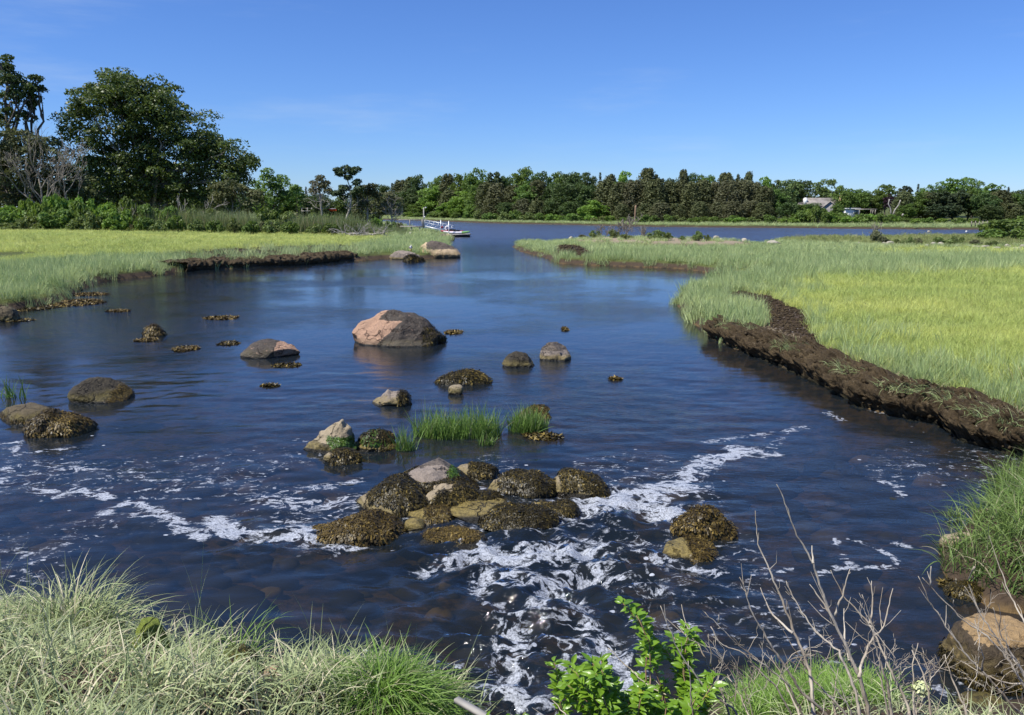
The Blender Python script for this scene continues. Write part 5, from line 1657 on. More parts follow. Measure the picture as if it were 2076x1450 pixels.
bigtree('deciduous_tree', 'brownish dense tree below the tall tree at the left edge', 30, 245, 150, 107, 1.3, 805, 'cedar_leaf', .55, 170, .25, 'bark', [(25,280,38),(60,300,34),(-20,300,50),(20,340,48),(70,350,40),(100,380,30),(30,390,40),(-30,380,50)], rad=(.8, 1.5))
bigtree('deciduous_tree', 'dull green tree between the dead tree and the great oak', 130, 300, 90, 112, 1.3, 806, 'cedar_leaf', .6, 150, .26, 'bark', [(90,290,26),(118,320,30),(140,355,34),(105,365,30),(165,385,30),(130,395,30)], rad=(.8, 1.5))
bigtree('deciduous_tree', 'round dark green tree right of the great oak', 555, 340, 80, 138, 1.3, 807, 'round' and 'green_leaf', .28, 130, .3, 'bark', [(550,362,24),(535,380,26),(572,378,22),(555,400,32),(585,395,16),(520,400,24)], rad=(.9, 1.6))
bigtree('deciduous_tree', 'brownish lower tree at the right foot of the great oak', 470, 370, 90, 112, 1.3, 808, 'cedar_leaf', .26, 150, .26, 'bark_grey', [(455,385,26),(485,378,24),(470,405,30),(505,405,24),(440,410,24)], rad=(.9, 1.5))
bigtree('deciduous_tree', 'slight thin tree in the gap right of the round dark tree', 603, 372, 20, 150, 1.3, 809, 'green_leaf', .4, 90, .3, 'bark', [(600,385,10),(606,400,12),(596,412,12)], rad=(.6, 1.0))

def dead_tree(name, label, px, Y, zg, H, seed, mat, lvl=4, dirs=None, kids=(2, 4), rad=None, spread=.55, gn=.18, cat='dead tree', L=None):
    r = np.random.default_rng(seed)
    X0 = D(px, 430, Y)[0]
    T = thing(name, label, cat, (X0, Y, zg))
    mb = MB()
    rad = rad or H * .018
    dirs = dirs or [(0.05, 0, 1)]
    for d in dirs:
        branchy(r, mb, (X0 + r.normal(0, .1), Y, zg - .2), d, L or H * .5, rad, lvl, gn, spread, kids, .22, 6, max(.012, Y * .00018))
    part('branches', mb, M[mat], T, True)
    return T
dead_tree('dead_tree', 'grey leafless tree standing before the wood left of the oak', 92, 104, 1.3, 15, 811, 'bark_grey', 4, [(-.1, 0, 1), (.25, 0, 1), (.0, .1, 1)], (2, 4), .17, L=6.5)
dead_tree('dead_tree', 'grey leafless tree leaning right in front of the oak crown', 120, 103, 1.3, 11, 812, 'bark_grey', 4, [(.35, 0, .9), (.7, 0, .6)], (2, 3), .12, L=5)
dead_tree('dead_tree', 'bleached fallen limb lying out of the wood under the oak', 395, 108, 2.2, 5, 813, 'bark_pale', 3, [(.9, -.2, .5), (-.8, -.2, .35)], (1, 3), .09, L=2.6)
dead_tree('dead_tree', 'small bleached forked stub in the bushes left of the reeds', 262, 101, 1.8, 3, 814, 'bark_pale', 2, [(.4, 0, .9), (-.5, 0, .9)], (1, 2), .06, L=1.8)

farrow([(x, y, w, k, 150 + (i % 3) * 6) for i, (x, y, w, k) in enumerate([(-60,330,110,'dark'),(-10,360,100,'round'),(50,370,90,'dark'),(105,365,90,'dark'),(160,372,90,'dark'),(215,380,80,'dark'),(265,382,80,'dark'),(315,384,80,'dark'),
  (365,382,80,'dark'),(410,380,80,'dark'),(455,384,80,'dark'),(500,388,70,'dark'),(540,392,60,'round'),(582,396,54,'round'),(618,396,46,'dark'),(655,398,50,'dark'),(690,398,50,'round'),(725,396,50,'cedar'),(760,400,46,'dark')])],
  'behind left wood', 'trees behind the left wood')
lb = [(290,436,46,'gbush',96.5),(322,440,40,'sbush',96),(352,434,44,'gbush',97),(398,442,40,'sbush',96.5),(436,444,44,'gbush',96.5),(474,440,36,'sbush',97),(506,446,40,'gbush',97),(548,444,40,'sbush',98),(590,446,44,'gbush',98),(634,448,40,'sbush',99),(668,450,40,'gbush',101),(230,436,50,'bush',96),(155,442,50,'sbush',95.5),(20,448,60,'sbush',95),
 (20,404,90,'bush',101),(55,388,50,'bush',101.5),(108,376,56,'bush',100),(85,395,50,'bush',98.5),(165,384,60,'bush',101),(150,400,60,'gbush',99),(205,396,60,'bush',100.5),(250,392,60,'gbush',102),(235,412,70,'bush',98),(300,410,60,'gbush',101),(345,414,60,'gbush',102),(10,425,70,'gbush',97.5),(120,420,80,'gbush',97),
 (180,425,60,'sbush',96.5),(60,432,70,'sbush',96.5),(385,416,50,'sbush',104),(430,420,60,'sbush',104),(540,415,56,'gbush',106),(575,418,50,'sbush',108),(600,424,60,'sbush',109),(632,428,60,'sbush',110),(665,430,60,'gbush',112),(690,436,50,'sbush',113),(560,438,60,'sbush',104),(610,444,70,'sbush',105),(655,446,60,'sbush',106),(540,446,50,'bbush',101)]
cnt = {}
LW = {'bush': 'bright green bush', 'gbush': 'mid green bush', 'sbush': 'low olive green shrub', 'bbush': 'brown shrub'}
def lland(px):
    for a, b in ((100, 'under the left-edge trees'), (230, 'under the dead grey trees'), (370, 'under the bleached oak limb'), (520, 'at the right foot of the oak'), (600, 'below the round dark tree'), (800, 'left of the leaning pine')):
        if px < a: return b
for px, top, w, kind, Y in sorted(lb):
    k = (kind, lland(px)); cnt[k] = cnt.get(k, 0) + 1
    X, zt = D(px, top, Y)[[0, 2]]
    zg = float(ground(np.array([X]), np.array([float(Y)]))[0])
    H, R = PH[kind]
    plant(PR[kind][rr.randrange(len(PR[kind]))], '%s %s %s, from the left' % (ORD[cnt[k] - 1], LW[kind], k[1]), 'bush', X, Y, w / 2 * Y / FPX / R, (zt - zg) / H, rr.uniform(0, 6.28), 'bushes along the left wood', zg)

# trees at the end of the left point
def point_tree(label, name, px, top, base, w, Y, seed, mat, bark, trunk_px, lobes, per=110, leaf=.2, nc=.9, rad=(.5, .9), twigs=0, tr=.16):
    r = np.random.default_rng(seed)
    b = D(trunk_px[0][0], trunk_px[0][1], Y)
    T = thing(name, label, 'tree', b)
    tm, cm = MB(), MB()
    P = resample(np.array([D(x, y, Y) for x, y in trunk_px]), .35)
    P[:, 1] += (fbm(P * .4, 2, seed) - .5) * 1.0
    tube(tm, P, np.linspace(tr, tr * .35, len(P)), 7)
    cl, rs_ = [], []
    for lx, ly, lr in lobes:
        c = D(lx, ly, Y)
        R = lr * Y / FPX
        for k in range(max(3, int(nc * R * R))):
            d = unit(r.normal(size=3))
            cl.append(c + d * R * r.uniform(.2, .85) * np.array([1, 1, .85]))
            rs_.append(r.uniform(*rad))
        limb(r, tm, P[np.argmin(np.abs(P[:, 2] - c[2] + R * .6))], c, tr * .4, tr * .12, .0, 5, 5)
    for k in range(twigs):
        j = r.integers(len(P) // 5, int(len(P) * .7))
        branchy(r, tm, P[j], (r.normal(), r.normal() * .5, .5), 1.6, .05, 2, .2, .5, (1, 3), .1, 4, .02)
    crown_clumps(r, np.array(cl), rs_, per, leaf, cm, .6, .4, .4)
    part('trunk', tm, M[bark], T, True)
    part('crown', cm, M[mat], T)
point_tree('cedar with a bushy brown top over bare pale branches, left of the leaning pine', 'cedar_tree', 650, 353, 436, 45, 122, 821, 'brown_leaf', 'bark_pale', [(653,440),(651,415),(649,390),(649,368)],
           [(649,364,11),(640,374,10),(659,376,11),(649,385,14),(636,388,8),(663,390,8)], 110, .2, 2.2, (.5, .9), 16, .2)
point_tree('leaning pine with a flat tufted crown on the left point', 'pine_tree', 704, 340, 455, 45, 121, 822, 'pine_leaf', 'bark_pale', [(698,458),(703,440),(710,420),(712,400),(709,380),(703,362)],
           [(700,348,12),(692,354,8),(715,351,8),(706,362,9),(686,345,4),(720,345,4),(722,372,8),(700,378,12),(690,390,8),(725,385,10),(715,395,10),(698,400,8),(680,394,6)], 100, .22, 1.5, (.5, .85), 4, .2)
point_tree('olive cedar just right of the leaning pine', 'cedar_tree', 745, 372, 452, 50, 123, 823, 'cedar_leaf', 'bark_grey', [(745,455),(745,430),(744,405),(748,380)],
           [(750,378,11),(738,385,12),(758,388,12),(744,398,15),(728,400,10),(764,402,10),(745,415,14),(730,420,9)], 120, .2, 1.6, (.55, .95), 10, .2)
point_tree('thin greyish cedar with bare lower trunk, rightmost on the left point', 'cedar_tree', 795, 388, 458, 45, 124, 824, 'brown_leaf', 'bark_pale', [(795,460),(795,435),(794,412),(796,395)],
           [(793,394,9),(783,402,10),(803,403,10),(793,412,12),(780,416,8),(808,418,8),(795,426,9)], 70, .2, 1.5, (.5, .85), 22, .13)
point_tree('small dark olive tree between the two cedars on the left point', 'cedar_tree', 770, 400, 452, 34, 126, 825, 'cedar_leaf', 'bark_grey', [(770,455),(770,430),(770,408)],
           [(770,408,10),(762,418,10),(778,420,10),(770,430,12)], 110, .2, 1.5, (.5, .9), 4, .12)
pb = [(755,440,28,'gbush'),(765,434,26,'bush'),(790,446,30,'sbush'),(730,448,34,'sbush'),(710,450,28,'sbush'),(680,446,36,'sbush'),(810,448,24,'bbush'),(775,450,30,'gbush')]
for k, (px, top, w, kind) in enumerate(sorted(pb)):
    Y = 116 + (k % 3) * 1.5
    X, zt = D(px, top, Y)[[0, 2]]
    zg = float(ground(np.array([X]), np.array([float(Y)]))[0])
    H, R = PH[kind]
    plant(PR[kind][k % 2], '%s bush at the foot of the left point trees, a %s' % (ORD[k], LW[kind]), 'bush', X, Y, w / 2 * Y / FPX / R, max(.3, (zt - zg) / H), k * 1.3, 'bushes at the foot of the left point trees', zg)

# bleached driftwood heap on the marsh
r = np.random.default_rng(830)
T = thing('driftwood_pile', 'heap of bleached grey driftwood branches on the left marsh', 'driftwood', (W(738, 478, .6)[0], W(738, 478, .6)[1], .55))
c = np.array(T.location)
mb = MB()
for k in range(34):
    x = c[0] + r.uniform(-2.9, 2.9)
    d = (r.normal() * .8 + (x - c[0]) * .2, r.normal() * .4, r.uniform(.15, .9))
    branchy(r, mb, (x, c[1] + r.uniform(-.7, .7), .62), d, r.uniform(.6, 1.5), r.uniform(.035, .075), 2, .2, .6, (1, 3), .05, 5, .014)
for k in range(8):
    x = c[0] + r.uniform(-2.8, 1.5)
    tube(mb, [(x, c[1] + r.normal() * .4, .7 + r.random() * .2), (x + r.uniform(.9, 1.9), c[1] + r.normal() * .4, .7 + r.random() * .35)], .075, 7)
part('branches', mb, M['bark_pale'], T, True)

# islet: shrubs and dead bushes
def low_shrub(px, top, base, w, kind, label, Y=None, z=None):
    zz = .75 if z is None else z
    Yb = W(px, base, zz)[1] if Y is None else Y
    X, zt = D(px, top, Yb)[[0, 2]]
    zg = float(ground(np.array([X]), np.array([float(Yb)]))[0])
    H, R = PH[kind]
    plant(PR[kind][abs(hash(label)) % 2 if False else len(label) % len(PR[kind])], label, 'shrub', X, Yb, w / 2 * Yb / FPX / R, max(.2, (zt - zg) / H), px * .7, None, zg)
low_shrub(1205, 466, 482, 26, 'sbush', 'dark green shrub at the left end of the islet')
low_shrub(1185, 474, 482, 26, 'bbush', 'dry brown brush at the extreme left of the islet')
low_shrub(1245, 463, 483, 26, 'sbush', 'round green shrub left of the dead shrub on the islet')
low_shrub(1270, 472, 486, 30, 'sbush', 'low green growth round the foot of the dead shrub')
low_shrub(1330, 464, 486, 42, 'sbush', 'widest green shrub right of the dead shrubs on the islet')
low_shrub(1352, 467, 488, 32, 'sbush', 'green shrub adjoining the widest one on the islet')
low_shrub(1383, 476, 488, 18, 'sbush', 'small dark shrub alone, centre right of the islet')
low_shrub(1405, 478, 488, 14, 'bbush', 'tiny brown bush beside the small pale stone on the islet')
low_shrub(1418, 467, 489, 26, 'sbush', 'upright green shrub near the right end of the islet')
low_shrub(1432, 475, 489, 18, 'sbush', 'last green shrub before the stones ending the islet')
def islet_dead(px, base, H, seed, label, lvl=4):
    b = W(px, base, .7)
    dead_tree('dead_shrub', label, px, b[1], .6, H, seed, 'bark_grey', lvl, [(-.5, 0, 1), (.5, .2, 1), (.1, -.2, 1), (-.15, .3, 1)], (2, 4), .035, .7, .2, 'dead shrub', H * .42)
islet_dead(1270, 483, 3.4, 841, 'largest grey dead shrub spreading on the islet')
islet_dead(1221, 482, 2.3, 842, 'sparse grey dead shrub left on the islet', 3)
islet_dead(1306, 484, 2.1, 843, 'reddish dead shrub right of the largest on the islet', 3)

# right marsh shrubs
low_shrub(1785, 463, 493, 42, 'bbush', 'grey-brown twiggy shrub against the far strip of water', z=.45)
low_shrub(1795, 476, 495, 30, 'bbush', 'lower brown shrub in front of the twiggy one', z=.45)
low_shrub(1825, 482, 496, 22, 'sbush', 'small olive shrub right of the twiggy shrub', z=.45)
low_shrub(1848, 480, 496, 26, 'sbush', 'green shrub midway along the row of marsh stones', z=.45)
low_shrub(1862, 480, 496, 20, 'bbush', 'dry shrub adjoining the green one midway along the stones', z=.45)
low_shrub(1915, 477, 496, 40, 'sbush', 'broad grey-green shrub behind the marsh stones', z=.45)
low_shrub(1940, 478, 496, 32, 'sbush', 'grey-green shrub right of the broad one behind the stones', z=.45)
low_shrub(1982, 484, 498, 30, 'bbush', 'dry brown shrub behind the right-hand stones', z=.45)
low_shrub(2012, 486, 500, 26, 'sbush', 'low olive shrub near the right edge behind the stones', z=.45)
islet_dead_b = W(1785, 492, .45)
dead_tree('dead_shrub', 'leafless twigs sticking out of the brown marsh shrub', 1782, islet_dead_b[1], .45, 2.6, 844, 'bark_grey', 3, [(-.4, 0, 1), (.3, 0, 1), (.0, 0, 1)], (2, 4), .03, .6, .2, 'dead shrub', 1.2)
for k, (px, top, w, kind, Y, lab) in enumerate([(2040, 441, 100, 'gbush', 96, 'large olive green thicket filling the right edge above the marsh'), (2010, 462, 60, 'gbush', 92, 'brownish front lobe of bushes left of the large right thicket'),
     (2068, 462, 60, 'gbush', 90, 'low dark bush at the right edge in front of the thicket'), (2100, 430, 110, 'gbush', 100, 'tall thicket cut off by the right edge'), (1998, 470, 40, 'sbush', 93, 'small pinkish-green bush ending the thicket at the water')]):
    X, zt = D(px, top, Y)[[0, 2]]
    H, R = PH[kind]
    plant(PR[kind][k % 2], lab, 'bush', X, Y, w / 2 * Y / FPX / R, (zt - .4) / H, k * 2.1, None, .4)

# far shore specials
def bare_trunk(label, pts, Y, mat, r0, name='dead_tree', r1=None):
    b = D(pts[0][0], pts[0][1], Y)
    T = thing(name, label, 'dead tree', b)
    mb = MB()
    tube(mb, resample(np.array([D(x, y, Y) for x, y in pts]), .5), r0, 7)
    part('trunk', mb, M[mat], T, True)
bare_trunk('bare tan trunk standing in front of the far cedars', [(1287, 448), (1288, 430), (1289, 414)], 188, 'bark_tan', .2)
bare_trunk('left of the two bare white trunks by the far lawn', [(1806, 436), (1806, 424), (1801, 414), (1803, 404)], 176, 'bark_pale', .13)
bare_trunk('right of the two bare white trunks by the far lawn', [(1810, 436), (1814, 426), (1822, 416), (1827, 402)], 176, 'bark_pale', .13)
bare_trunk('short pale leaning trunk right of the two white ones', [(1829, 438), (1831, 434), (1834, 430)], 175, 'bark_pale', .2)

# ------------------------------------------------------------------ cottage
M['roof'] = simple('roof_shingle', (0.26, 0.235, 0.21), .85, .25, 1.2)
M['shingle'] = simple('wall_shingle', (0.30, 0.28, 0.25), .85, .2, 2)
M['brick'] = simple('brick', (0.48, 0.32, 0.20), .85, .25, 4)
M['white'] = simple('white_paint', (0.78, 0.78, 0.76), .5, .05)
M['glass'] = simple('window_glass', (0.08, 0.12, 0.14), .15, .1, 2, .6)
def cottage():
    Y = 194.
    k = Y / FPX
    def X(px): return D(px, 420, Y)[0]
    def Z(py): return D(1700, py, Y)[2]
    T = thing('cottage', 'grey shingled cottage with brick chimney half hidden in trees', 'house', (X(1675), Y, 1.5))
    x0, x1, zr, ze, zb = X(1640), X(1704), Z(401), Z(416), 1.2
    mb = MB(); box(mb, ((x0 + x1) / 2, Y + 3, (zb + ze) / 2), (x1 - x0, 6, ze - zb)); part('wall', mb, M['shingle'], T)
    mb = MB()
    e = .35
    v = [(x0 - e, Y - .4, ze - .15), (x1 + e, Y - .4, ze - .15), (x1 + e, Y + 3, zr), (x0 - e, Y + 3, zr), (x0 - e, Y + 6.4, ze - .15), (x1 + e, Y + 6.4, ze - .15)]
    v2 = [(a, b, c - .18) for a, b, c in v]
    mb.add(v + v2, [(0, 1, 2, 3), (3, 2, 5, 4), (7, 6, 9, 8), (8, 9, 10, 11), (0, 6, 7, 1), (4, 5, 11, 10), (0, 3, 9, 6), (3, 4, 10, 9), (1, 7, 8, 2), (2, 8, 11, 5)])
    part('roof', mb, M['roof'], T)
    # front gable
    gx_, gw = X(1690 - 0), 3.4
    gx_ = X(1689) - 1.2
    mb = MB()
    zt, zl = Z(409), Z(421)
    v = [(gx_ - gw / 2, Y - 1.2, zl), (gx_, Y - 1.2, zt), (gx_ + gw / 2, Y - 1.2, zl), (gx_ - gw / 2, Y + 1.5, zl), (gx_, Y + 1.5, zt), (gx_ + gw / 2, Y + 1.5, zl)]
    mb.add(v + [(gx_ - gw / 2, Y - 1.2, zb), (gx_ + gw / 2, Y - 1.2, zb)], [(6, 7, 2, 0), (0, 1, 4, 3), (1, 2, 5, 4)], [(0, 2, 1)])
    g_ = part('gable', mb, M['shingle'], T)
    mb = MB()
    tube(mb, [(gx_ - gw / 2 - .25, Y - 1.3, zl - .15), (gx_, Y - 1.3, zt + .1)], .12, 4)
    tube(mb, [(gx_ + gw / 2 + .25, Y - 1.3, zl - .15), (gx_, Y - 1.3, zt + .1)], .12, 4)
    part('gable_trim', mb, M['roof'], T)
    mb = MB(); cx = X(1706.5)
    box(mb, (cx, Y + 1.0, (zb + Z(398)) / 2), (.85, .9, Z(398) - zb)); box(mb, (cx, Y + 1.0, Z(397.5)), (1.0, 1.05, .3)); box(mb, (cx, Y + 1.0, Z(396.5)), (.7, .7, .2))
    part('chimney', mb, M['brick'], T)
    # low wing with white window
    xa, xb = X(1710), X(1738)
    mb = MB(); box(mb, ((xa + xb) / 2, Y + .2, (zb + Z(424)) / 2), (xb - xa, 3, Z(424) - zb)); part('wing_wall', mb, M['white'], T)
    mb = MB(); box(mb, ((xa + xb) / 2, Y + .1, Z(424) + .12), (xb - xa + .4, 3.4, .22)); part('wing_roof', mb, M['white'], T)
    mb = MB(); box(mb, (X(1731), Y - 1.34, Z(430)), (1.1, .06, 1.2)); w_ = part('window', mb, M['white'], T)
    mb = MB(); box(mb, (X(1731), Y - 1.39, Z(430)), (.86, .04, .96)); part('pane', mb, M['glass'], w_)
    # white dormer chimney at the left and the pale left roof
    T2 = thing('outbuilding', 'small pale roof with a white chimney left of the cottage', 'house', (X(1628), Y + 2, 1.5))
    mb = MB()
    xa, xb = X(1617), X(1640)
    v = [(xa, Y, Z(421)), (xb, Y, Z(421)), (xb, Y + 2.5, Z(410)), (xa + 1.2, Y + 2.5, Z(410)), (xa, Y + 5, Z(421)), (xb, Y + 5, Z(421))]
    mb.add(v, [(0, 1, 2, 3), (3, 2, 5, 4)], [(0, 3, 4), (1, 5, 2)]); part('roof', mb, M['roof'], T2)
    mb = MB(); box(mb, ((xa + xb) / 2, Y + 2.5, (Z(421) + zb) / 2), (xb - xa - .3, 4.6, Z(421) - zb)); part('wall', mb, M['shingle'], T2)
    mb = MB(); box(mb, (X(1636), Y + 1.4, Z(409)), (.8, .8, Z(402) - Z(415))); box(mb, (X(1636.5), Y + 1.4, Z(402.5)), (.5, .5, .4)); part('chimney', mb, M['white'], T2)
cottage()
# pergola posts right of the cottage
T = thing('pergola', 'pale wooden pergola right of the cottage wing', 'pergola', (*D(1765, 433, 190)[:2], 1.5))
for k, px in enumerate((1742, 1765, 1769, 1774)):
    b = D(px, 436, 190 + (k % 2) * 1.2)
    mb = MB(); box(mb, (b[0], b[1], (b[2] + D(px, 425, 190)[2]) / 2), (.16, .16, D(px, 425, 190)[2] - b[2] + .2)); part('post', mb, M['bark_pale'], T)
a, b = D(1738, 424.5, 190), D(1778, 424.5, 190)
mb = MB(); box(mb, ((a[0] + b[0]) / 2, 190, a[2]), (b[0] - a[0], .2, .2)); box(mb, ((a[0] + b[0]) / 2, 191.3, a[2]), (b[0] - a[0], .2, .2)); part('beam', mb, M['bark_pale'], T)
# lawn slope seen between the trees
A = [D(x, y, 165 + (447 - y) * .9) for x, y in [(1795, 447), (1850, 436), (1920, 437), (1990, 443), (1990, 452), (1795, 452)]]
# post fence at the far right
T = thing('post_fence', 'grey post fence at the far shore near the right edge', 'fence', (*D(1998, 452, 140)[:2], .6))
for px in (1969, 1977, 1985, 1992, 2001, 2010, 2018, 2024):
    b = D(px, 458, 141)
    mb = MB(); box(mb, (b[0], 141, b[2] + .35), (.11, .11, .95)); part('post', mb, M['bark_grey'], T)
a, b = D(1969, 453, 141), D(2026, 453, 141)
for dz in (0.05, -.15):
    mb = MB(); box(mb, ((a[0] + b[0]) / 2, 140.9, a[2] + dz), (b[0] - a[0], .05, .06)); part('rail', mb, M['bark_grey'], T)

# ------------------------------------------------------------------ pier, gangway, float, kayaks
M['alu'] = simple('aluminium', (0.62, 0.65, 0.66), .35, .1, 4, .5, .4)
M['weathered'] = simple('weathered_wood', (0.34, 0.32, 0.28), .85, .25, 3)
M['ring'] = simple('lifebuoy_white', (0.85, 0.85, 0.84), .5, .02)
M['red'] = simple('red_plastic', (0.36, 0.05, 0.07), .35, .1)
M['green_pl'] = simple('green_plastic', (0.22, 0.42, 0.13), .35, .1)
M['white_pl'] = simple('white_plastic', (0.75, 0.72, 0.74), .35, .06)
M['black'] = simple('black_foam', (0.012, 0.012, 0.014), .6, .2)
M['orange'] = simple('orange_paint', (0.7, 0.09, 0.03), .5, .1)
YD = 112.
def px_(x, y, Y=YD): return D(x, y, Y)
# pier deck with plank and rail posts
T = thing('pier', 'narrow weathered pier walkway leading to the gangway', 'pier', px_(845, 460, 116))
a, b = px_(812, 459.5, 116), px_(860, 459.5, 116)
mb = MB(); box(mb, ((a[0] + b[0]) / 2, 116, a[2]), (b[0] - a[0], 1.5, .16)); part('deck', mb, M['weathered'], T)
for px in (818, 834, 851):
    q = px_(px, 466, 115.4); mb = MB(); box(mb, (q[0], 115.4, q[2]), (.14, .14, 1.0)); part('pile', mb, M['weathered'], T)
for px in (831, 856):
    q = px_(px, 452.5, 115.4); mb = MB(); box(mb, (q[0], 115.4, q[2]), (.12, .12, 1.05)); part('rail_post', mb, M['bark_pale'], T)
a, b = px_(808, 445.5, 115.4), px_(858, 445.5, 115.4)
mb = MB(); box(mb, ((a[0] + b[0]) / 2, 115.4, a[2]), (b[0] - a[0], .08, .1)); part('rail', mb, M['bark_pale'], T)
# lamp post
T = thing('lamp_post', 'grey wooden lamp post with a small lamp at the head of the gangway', 'lamp post', px_(859, 462, 115.2))
a, b = px_(859, 463, 115.2), px_(859, 421, 115.2)
mb = MB(); tube(mb, [a, b], .085, 8); part('post', mb, M['weathered'], T)
mb = MB(); tube(mb, [b - (0, 0, .1), b + (.15, 0, .05), b + (.3, 0, .02)], .04, 6); part('arm', mb, M['weathered'], T)
mb = MB(); tube(mb, [b + (.26, 0, .06), b + (.32, 0, -.05)], [.07, .11], 8); part('lamp_shade', mb, M['white'], T)
mb = MB(); q = px_(861, 440, 115.2); box(mb, (q[0], 115.1, q[2]), (.16, .12, .22)); part('meter_box', mb, M['white'], T)
# gangway
T = thing('gangway', 'sloping aluminium gangway with truss railings down to the float', 'gangway', px_(890, 466, 113.6))
for side, Y in (('near', 113.0), ('far', 114.1)):
    tl, tr_ = px_(861, 446, Y), px_(917, 457, Y)
    bl, br_ = px_(862, 459, Y), px_(912, 470.5, Y)
    ml, mr = (tl + bl) / 2 + (0, 0, .1), (tr_ + br_) / 2 + (0, 0, .1)
    mb = MB(); tube(mb, [tl, tr_, tr_ + (.28, 0, -.12), tr_ + (.3, 0, -.32), mr + (.05, 0, 0)], .038, 7); part('handrail', mb, M['alu'], T)
    mb = MB(); tube(mb, [bl, br_], .075, 6); part('beam', mb, M['alu'], T)
    mb = MB(); tube(mb, [ml, mr], .028, 6); part('rail', mb, M['alu'], T)
    for k in range(7):
        f = k / 6
        mb = MB(); tube(mb, [bl + (br_ - bl) * f, tl + (tr_ - tl) * f], .028, 6); part('post', mb, M['alu'], T)
    for k in range(6):
        mb = MB(); tube(mb, [bl + (br_ - bl) * k / 6, ml + (mr - ml) * (k + 1) / 6], .02, 5); part('brace', mb, M['alu'], T)
bl, br_ = px_(862, 459, 113.5), px_(912, 470.5, 113.5)
mb = MB(); box(mb, (bl + br_) / 2 + (0, 0, .06), (np.linalg.norm(br_ - bl), 1.0, .05)); 
v = mb.v[0]; ang = math.atan2(br_[2] - bl[2], br_[0] - bl[0]); cc = (bl + br_) / 2
v2 = v - cc; mb.v[0] = np.stack([v2[:, 0] * math.cos(ang) - v2[:, 2] * math.sin(ang), v2[:, 1], v2[:, 0] * math.sin(ang) + v2[:, 2] * math.cos(ang)], 1) + cc
part('deck', mb, M['alu'], T)
# float
fc = W(937, 481, 0)
YF = fc[1]
T = thing('floating_dock', 'low dark-sided floating dock carrying kayaks', 'dock', (fc[0], YF, 0))
x0, x1 = W(911, 481)[0], W(953, 481)[0]
mb = MB(); box(mb, ((x0 + x1) / 2, YF + 1.3, .12), (x1 - x0 - .2, 2.4, .3)); part('float', mb, M['black'], T)
mb = MB(); box(mb, ((x0 + x1) / 2, YF + 1.3, .335), (x1 - x0, 2.6, .12)); part('rim', mb, M['weathered'], T)
for k in range(14):
    mb = MB(); xx = x0 + (x1 - x0) * (k + .5) / 14
    box(mb, (xx, YF + 1.3, .412), ((x1 - x0) / 14 - .02, 2.5, .03)); part('plank', mb, M['weathered'], T)
def mooring(px, top, lab):
    q = W(px, 479)
    T = thing('mooring_pole', lab, 'pole', (q[0], YF - .15, -.5))
    mb = MB(); tube(mb, [(q[0], YF - .15, -.6), (q[0], YF - .15, D(px, top, YF)[2])], .055, 8); part('pole', mb, M['alu'], T)
    mb = MB(); tube(mb, [(q[0], YF - .15, .38), (q[0], YF - .15, .5)], .09, 8); part('collar', mb, M['alu'], T)
mooring(914.5, 448, 'thin pale mooring pole at the left end of the float')
q = px_(893.5, 470, 112.6)
T = thing('mooring_pole', 'thin pale pole rising through the middle of the gangway rail', 'pole', q)
mb = MB(); tube(mb, [q - (0, 0, .8), px_(893.5, 446, 112.6)], .05, 8); part('pole', mb, M['alu'], T)
def kayak(label, xa, xb, Yk, z, nose, body, deckm, seat, tilt=0.0):
    c = ((xa + xb) / 2, Yk, z)
    T = thing('kayak', label, 'kayak', c)
    L = xb - xa
    n, m = 21, 12
    V = []
    for i in range(n):
        f = i / (n - 1)
        wv = .38 * math.sin(math.pi * min(.999, max(.001, f))) ** .6
        for j in range(m):
            a = 2 * math.pi * j / m
            V.append((xa + L * f, Yk + math.cos(a) * wv, z + .16 + math.sin(a) * (.17 * (.5 + .5 * math.sin(math.pi * f) ** .5)) + .14 * abs(2 * f - 1) ** 3 + tilt * (f - .5)))
    V = np.array(V)
    Q = np.array([(i * m + j, (i + 1) * m + j, (i + 1) * m + (j + 1) % m, i * m + (j + 1) % m) for i in range(n - 1) for j in range(m)])
    capq = []
    cut = int((n - 1) * .72)
    main = np.array([q for q in Q if q[0] // m < cut])
    no = np.array([q for q in Q if q[0] // m >= cut])
    part('hull', MB().add(V, main), M[body], T, True)
    part('bow', MB().add(V, no), M[nose], T, True)
    mb = MB(); tube(mb, [(c[0] - .45, Yk, z + .36 ), (c[0] + .45, Yk, z + .36)], .17, 10); part('cockpit', mb, M['black'], T, True)
    mb = MB(); box(mb, (c[0] - .25, Yk, z + .48), (.08, .35, .28)); part('seat', mb, M[seat], T)
xk = W(903, 479)[0], W(956, 479)[0]
kayak('white kayak with a lime green bow lying on the float', xk[0], xk[1] - .1, YF + .55, .43, 'green_pl', 'white_pl', 'white_pl', 'black')
kayak('red kayak lying behind the white one on the float', xk[0] - .3, xk[1] - 1.0, YF + 1.45, .47, 'red', 'red', 'red', 'black')
kayak('pale pink kayak between the gangway and the white kayak', xk[0] - .5, xk[0] + 2.1, YF + 2.2, .5, 'white_pl', 'red', 'white_pl', 'red')
